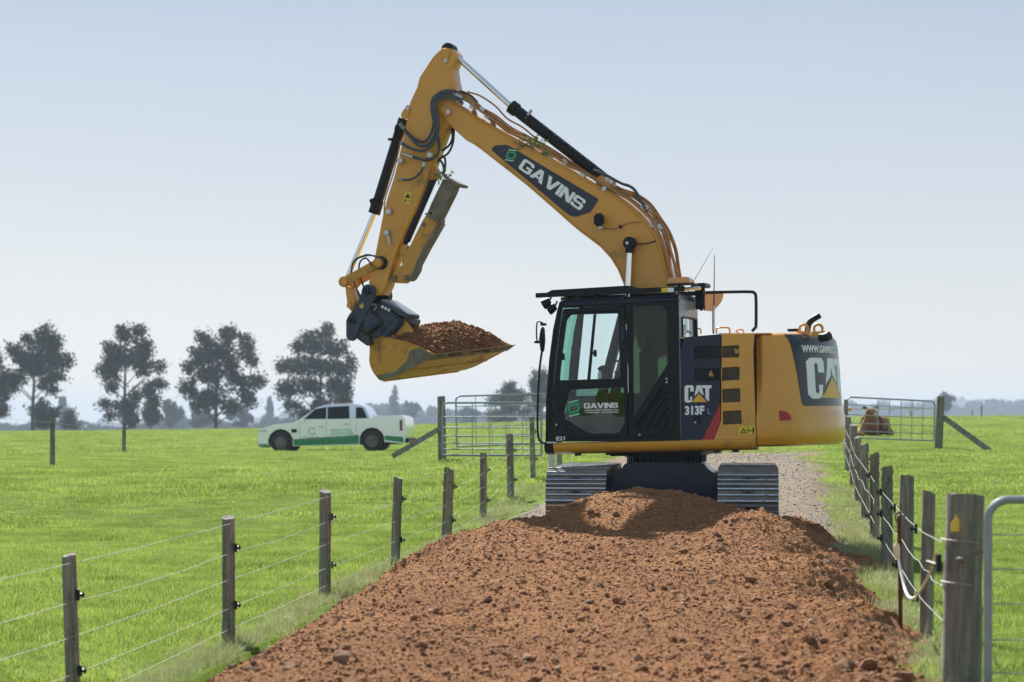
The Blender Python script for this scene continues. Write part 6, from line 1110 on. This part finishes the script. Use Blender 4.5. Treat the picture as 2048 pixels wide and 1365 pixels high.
for x0 in (0, WBK - .03):
    top = [bk_rel(*q) for q in ((738, 672), (760, 674), (785, 680), (812, 687), (835, 695), (869, 711))]; B_ = sh + top[1:-1][::1]; B_ = sh[:-1] + top[:-1]; g = G(); g.prism([(x0 - .006, x, y) for x, y in B_], [(x0 + .03, x, y) for x, y in B_]); g.build('end_plate', YELD, BK, 40)
    s_ = -1 if x0 == 0 else 1
    wq = [bk_rel(*q) for q in ((764, 761), (752, 751), (790, 744), (815, 722), (820, 702), (838, 696), (868, 711.5), (846, 725), (812, 743), (790, 754))]; xx = x0 - .010 if s_ < 0 else x0 + .034; g = G(); g.prism([(xx, x, y) for x, y in wq], [(xx + .004, x, y) for x, y in wq]); g.build('wear_plate', OLDS, BK, 40)
    rim = [bk_rel(*q) for q in ((738, 671), (760, 673), (785, 679), (812, 686), (835, 694), (869, 711))]; g = G(); g.tube([(x0 + .012, x, y) for x, y in rim], .016, 6); g.build('rim_bar', YELD, BK, 60)
g = G(); x, y = sh[0]; x2, y2 = sh[1]; d_ = (Vector((x, y)) - Vector((x2, y2))).normalized(); g.prism([(-.01, x - d_.x * .12, y - d_.y * .12 - .012), (-.01, x + d_.x * .05, y + d_.y * .05), (-.01, x - d_.x * .1, y - d_.y * .1 + .035)], [(WBK + .02, x - d_.x * .12, y - d_.y * .12 - .012), (WBK + .02, x + d_.x * .05, y + d_.y * .05), (WBK + .02, x - d_.x * .1, y - d_.y * .1 + .035)]); g.build('cutting_edge', OLDS, BK, 40)
for f_ in (.22, .45): k = int(f_ * (len(sh) - 1)); x, y = sh[k]; g = G(); g.tube([(.03, x, y - .005), (WBK - .03, x, y - .005)], .012, 6); g.build('wear_bar', YELD, BK, 60)
x, y = sh[-1]; g = G(); g.box((WBK / 2, x + .06, y - .0), (WBK, .14, .03)); g.build('back_lip', YELD, BK, bevel=.005)
yb = nmat('bracket_yellow', (.60, .29, .035), .45, var=.15, vscale=5)
for v in (-.10, .14): vplate('ear', [LP2([(808, 636), (826, 662), (828, 676), (786, 676), (795, 655)], -.10)], v, .04, yb, BK, .006, raw=True).matrix_local = MB.inverted()
# dirt in the bucket
def load():
    nx, ny = 90, 70; av, bv = np.meshgrid(np.linspace(.02, WBK - .02, nx), np.linspace(-1.08, .0, ny)); shx = np.array(sh); hi = np.interp(bv, [-1.08, -.70, -.35, 0], [.20, .20, .12, 0.02])
    e = np.clip(np.minimum.reduce([av / .34, (WBK - av) / .34, (-bv) / .42 + .05, (bv + 1.1) / .25]), 0, 1); z = hi - .05 + .20 * np.sin(e * PI / 2) + fbm(av * 5, bv * 5, 4, 91) * .05 + fbm(av * 22, bv * 22, 2, 92) * .022
    z = np.where((bv > -.03), np.minimum(z, 0.01), z); o = grid_obj('dirt_load', av, bv, z, DIRT); W4 = M @ MB; o.matrix_world = W4; o['kind'] = 'thing'; o['label'] = 'heaped red dirt filling the raised bucket'; o['category'] = 'dirt'
    # skirt so the load closes against the steel
    x = rng.uniform(.05, WBK - .05, 2600); y = rng.uniform(-1.05, -.02, 2600); e = np.clip(np.minimum.reduce([x / .34, (WBK - x) / .34, (-y) / .42 + .05, (y + 1.1) / .25]), 0, 1); zz = np.interp(y, [-1.08, -.70, -.35, 0], [.20, .20, .12, 0.02]) - .05 + .20 * np.sin(e * PI / 2) + fbm(x * 5, y * 5, 4, 91) * .05 + fbm(x * 22, y * 22, 2, 92) * .022
    s = .006 + .008 * rng.gamma(1.1, .8, 2600); q = scatter_mesh('clods', small, np.stack([x, y, zz + s * .3], -1), s, CLOD, o)
load()
# sprigs caught on the machine
def sprig(label, c_, n, sp, seed, mats):
    r = random.Random(seed); t = empty('plant_sprig', label, 'sprig', loc=c_); g = G(); g2 = G()
    for k in range(n):
        d_ = Vector((r.gauss(0, 1), r.gauss(0, .6), r.gauss(.2, .7))).normalized() * sp * r.uniform(.5, 1.2); o_ = Vector((r.uniform(-sp, sp), r.uniform(-.03, .03), r.uniform(-sp * .4, sp * .4))) * .8; g.tube([o_, o_ + d_ * .6 + Vector((0, 0, .02)), o_ + d_], [.004, .003, .002], 4)
        for j in range(5):
            p = o_ + d_ * (.3 + .15 * j); a = Vector((r.gauss(0, 1), r.gauss(0, 1), r.gauss(0, 1))).normalized() * .036; b2 = a.orthogonal().normalized() * .014; g2.add([p, p + a * .5 + b2, p + a, p + a * .5 - b2], [(0, 1, 2, 3)])
    g.build('twigs', mats[0], t); g2.build('leaves', mats[1], t)
FERN = nmat('sprig_green', (.24, .34, .07), .7, col2=(.42, .42, .18), vscale=30, transl=.3); TWIG = nmat('twig', (.10, .075, .05), .9)
sprig('green twigs lodged among the pipes on top of the boom', M @ L(1062, 288, -.18), 26, .14, 5, (TWIG, FERN)); sprig('leafy scraps lodged lower down the boom pipes', M @ L(1088, 308, -.18), 12, .09, 6, (TWIG, FERN)); sprig('dry sprig caught at the top of the thumb', M @ L(885, 354, -.1), 16, .09, 8, (TWIG, FERN))
# ---- hazy air
hz = bpy.data.meshes.new('haze'); g = G(); g.box((0, 2300, -8), (5600, 4660, 74)); o = g.build('haze', None, None); o['kind'] = 'stuff'; o['label'] = 'thin pale haze lying over the whole plain'
hm_ = bpy.data.materials.new('haze'); hm_.use_nodes = True; t_ = hm_.node_tree; t_.nodes.remove(t_.nodes['Principled BSDF']); pv = t_.nodes.new('ShaderNodeVolumePrincipled'); pv.inputs['Density'].default_value = .00032; pv.inputs['Color'].default_value = (.68, .83, 1, 1); pv.inputs['Anisotropy'].default_value = .0; t_.links.new(pv.outputs[0], t_.nodes['Material Output'].inputs['Volume']); o.data.materials.append(hm_)
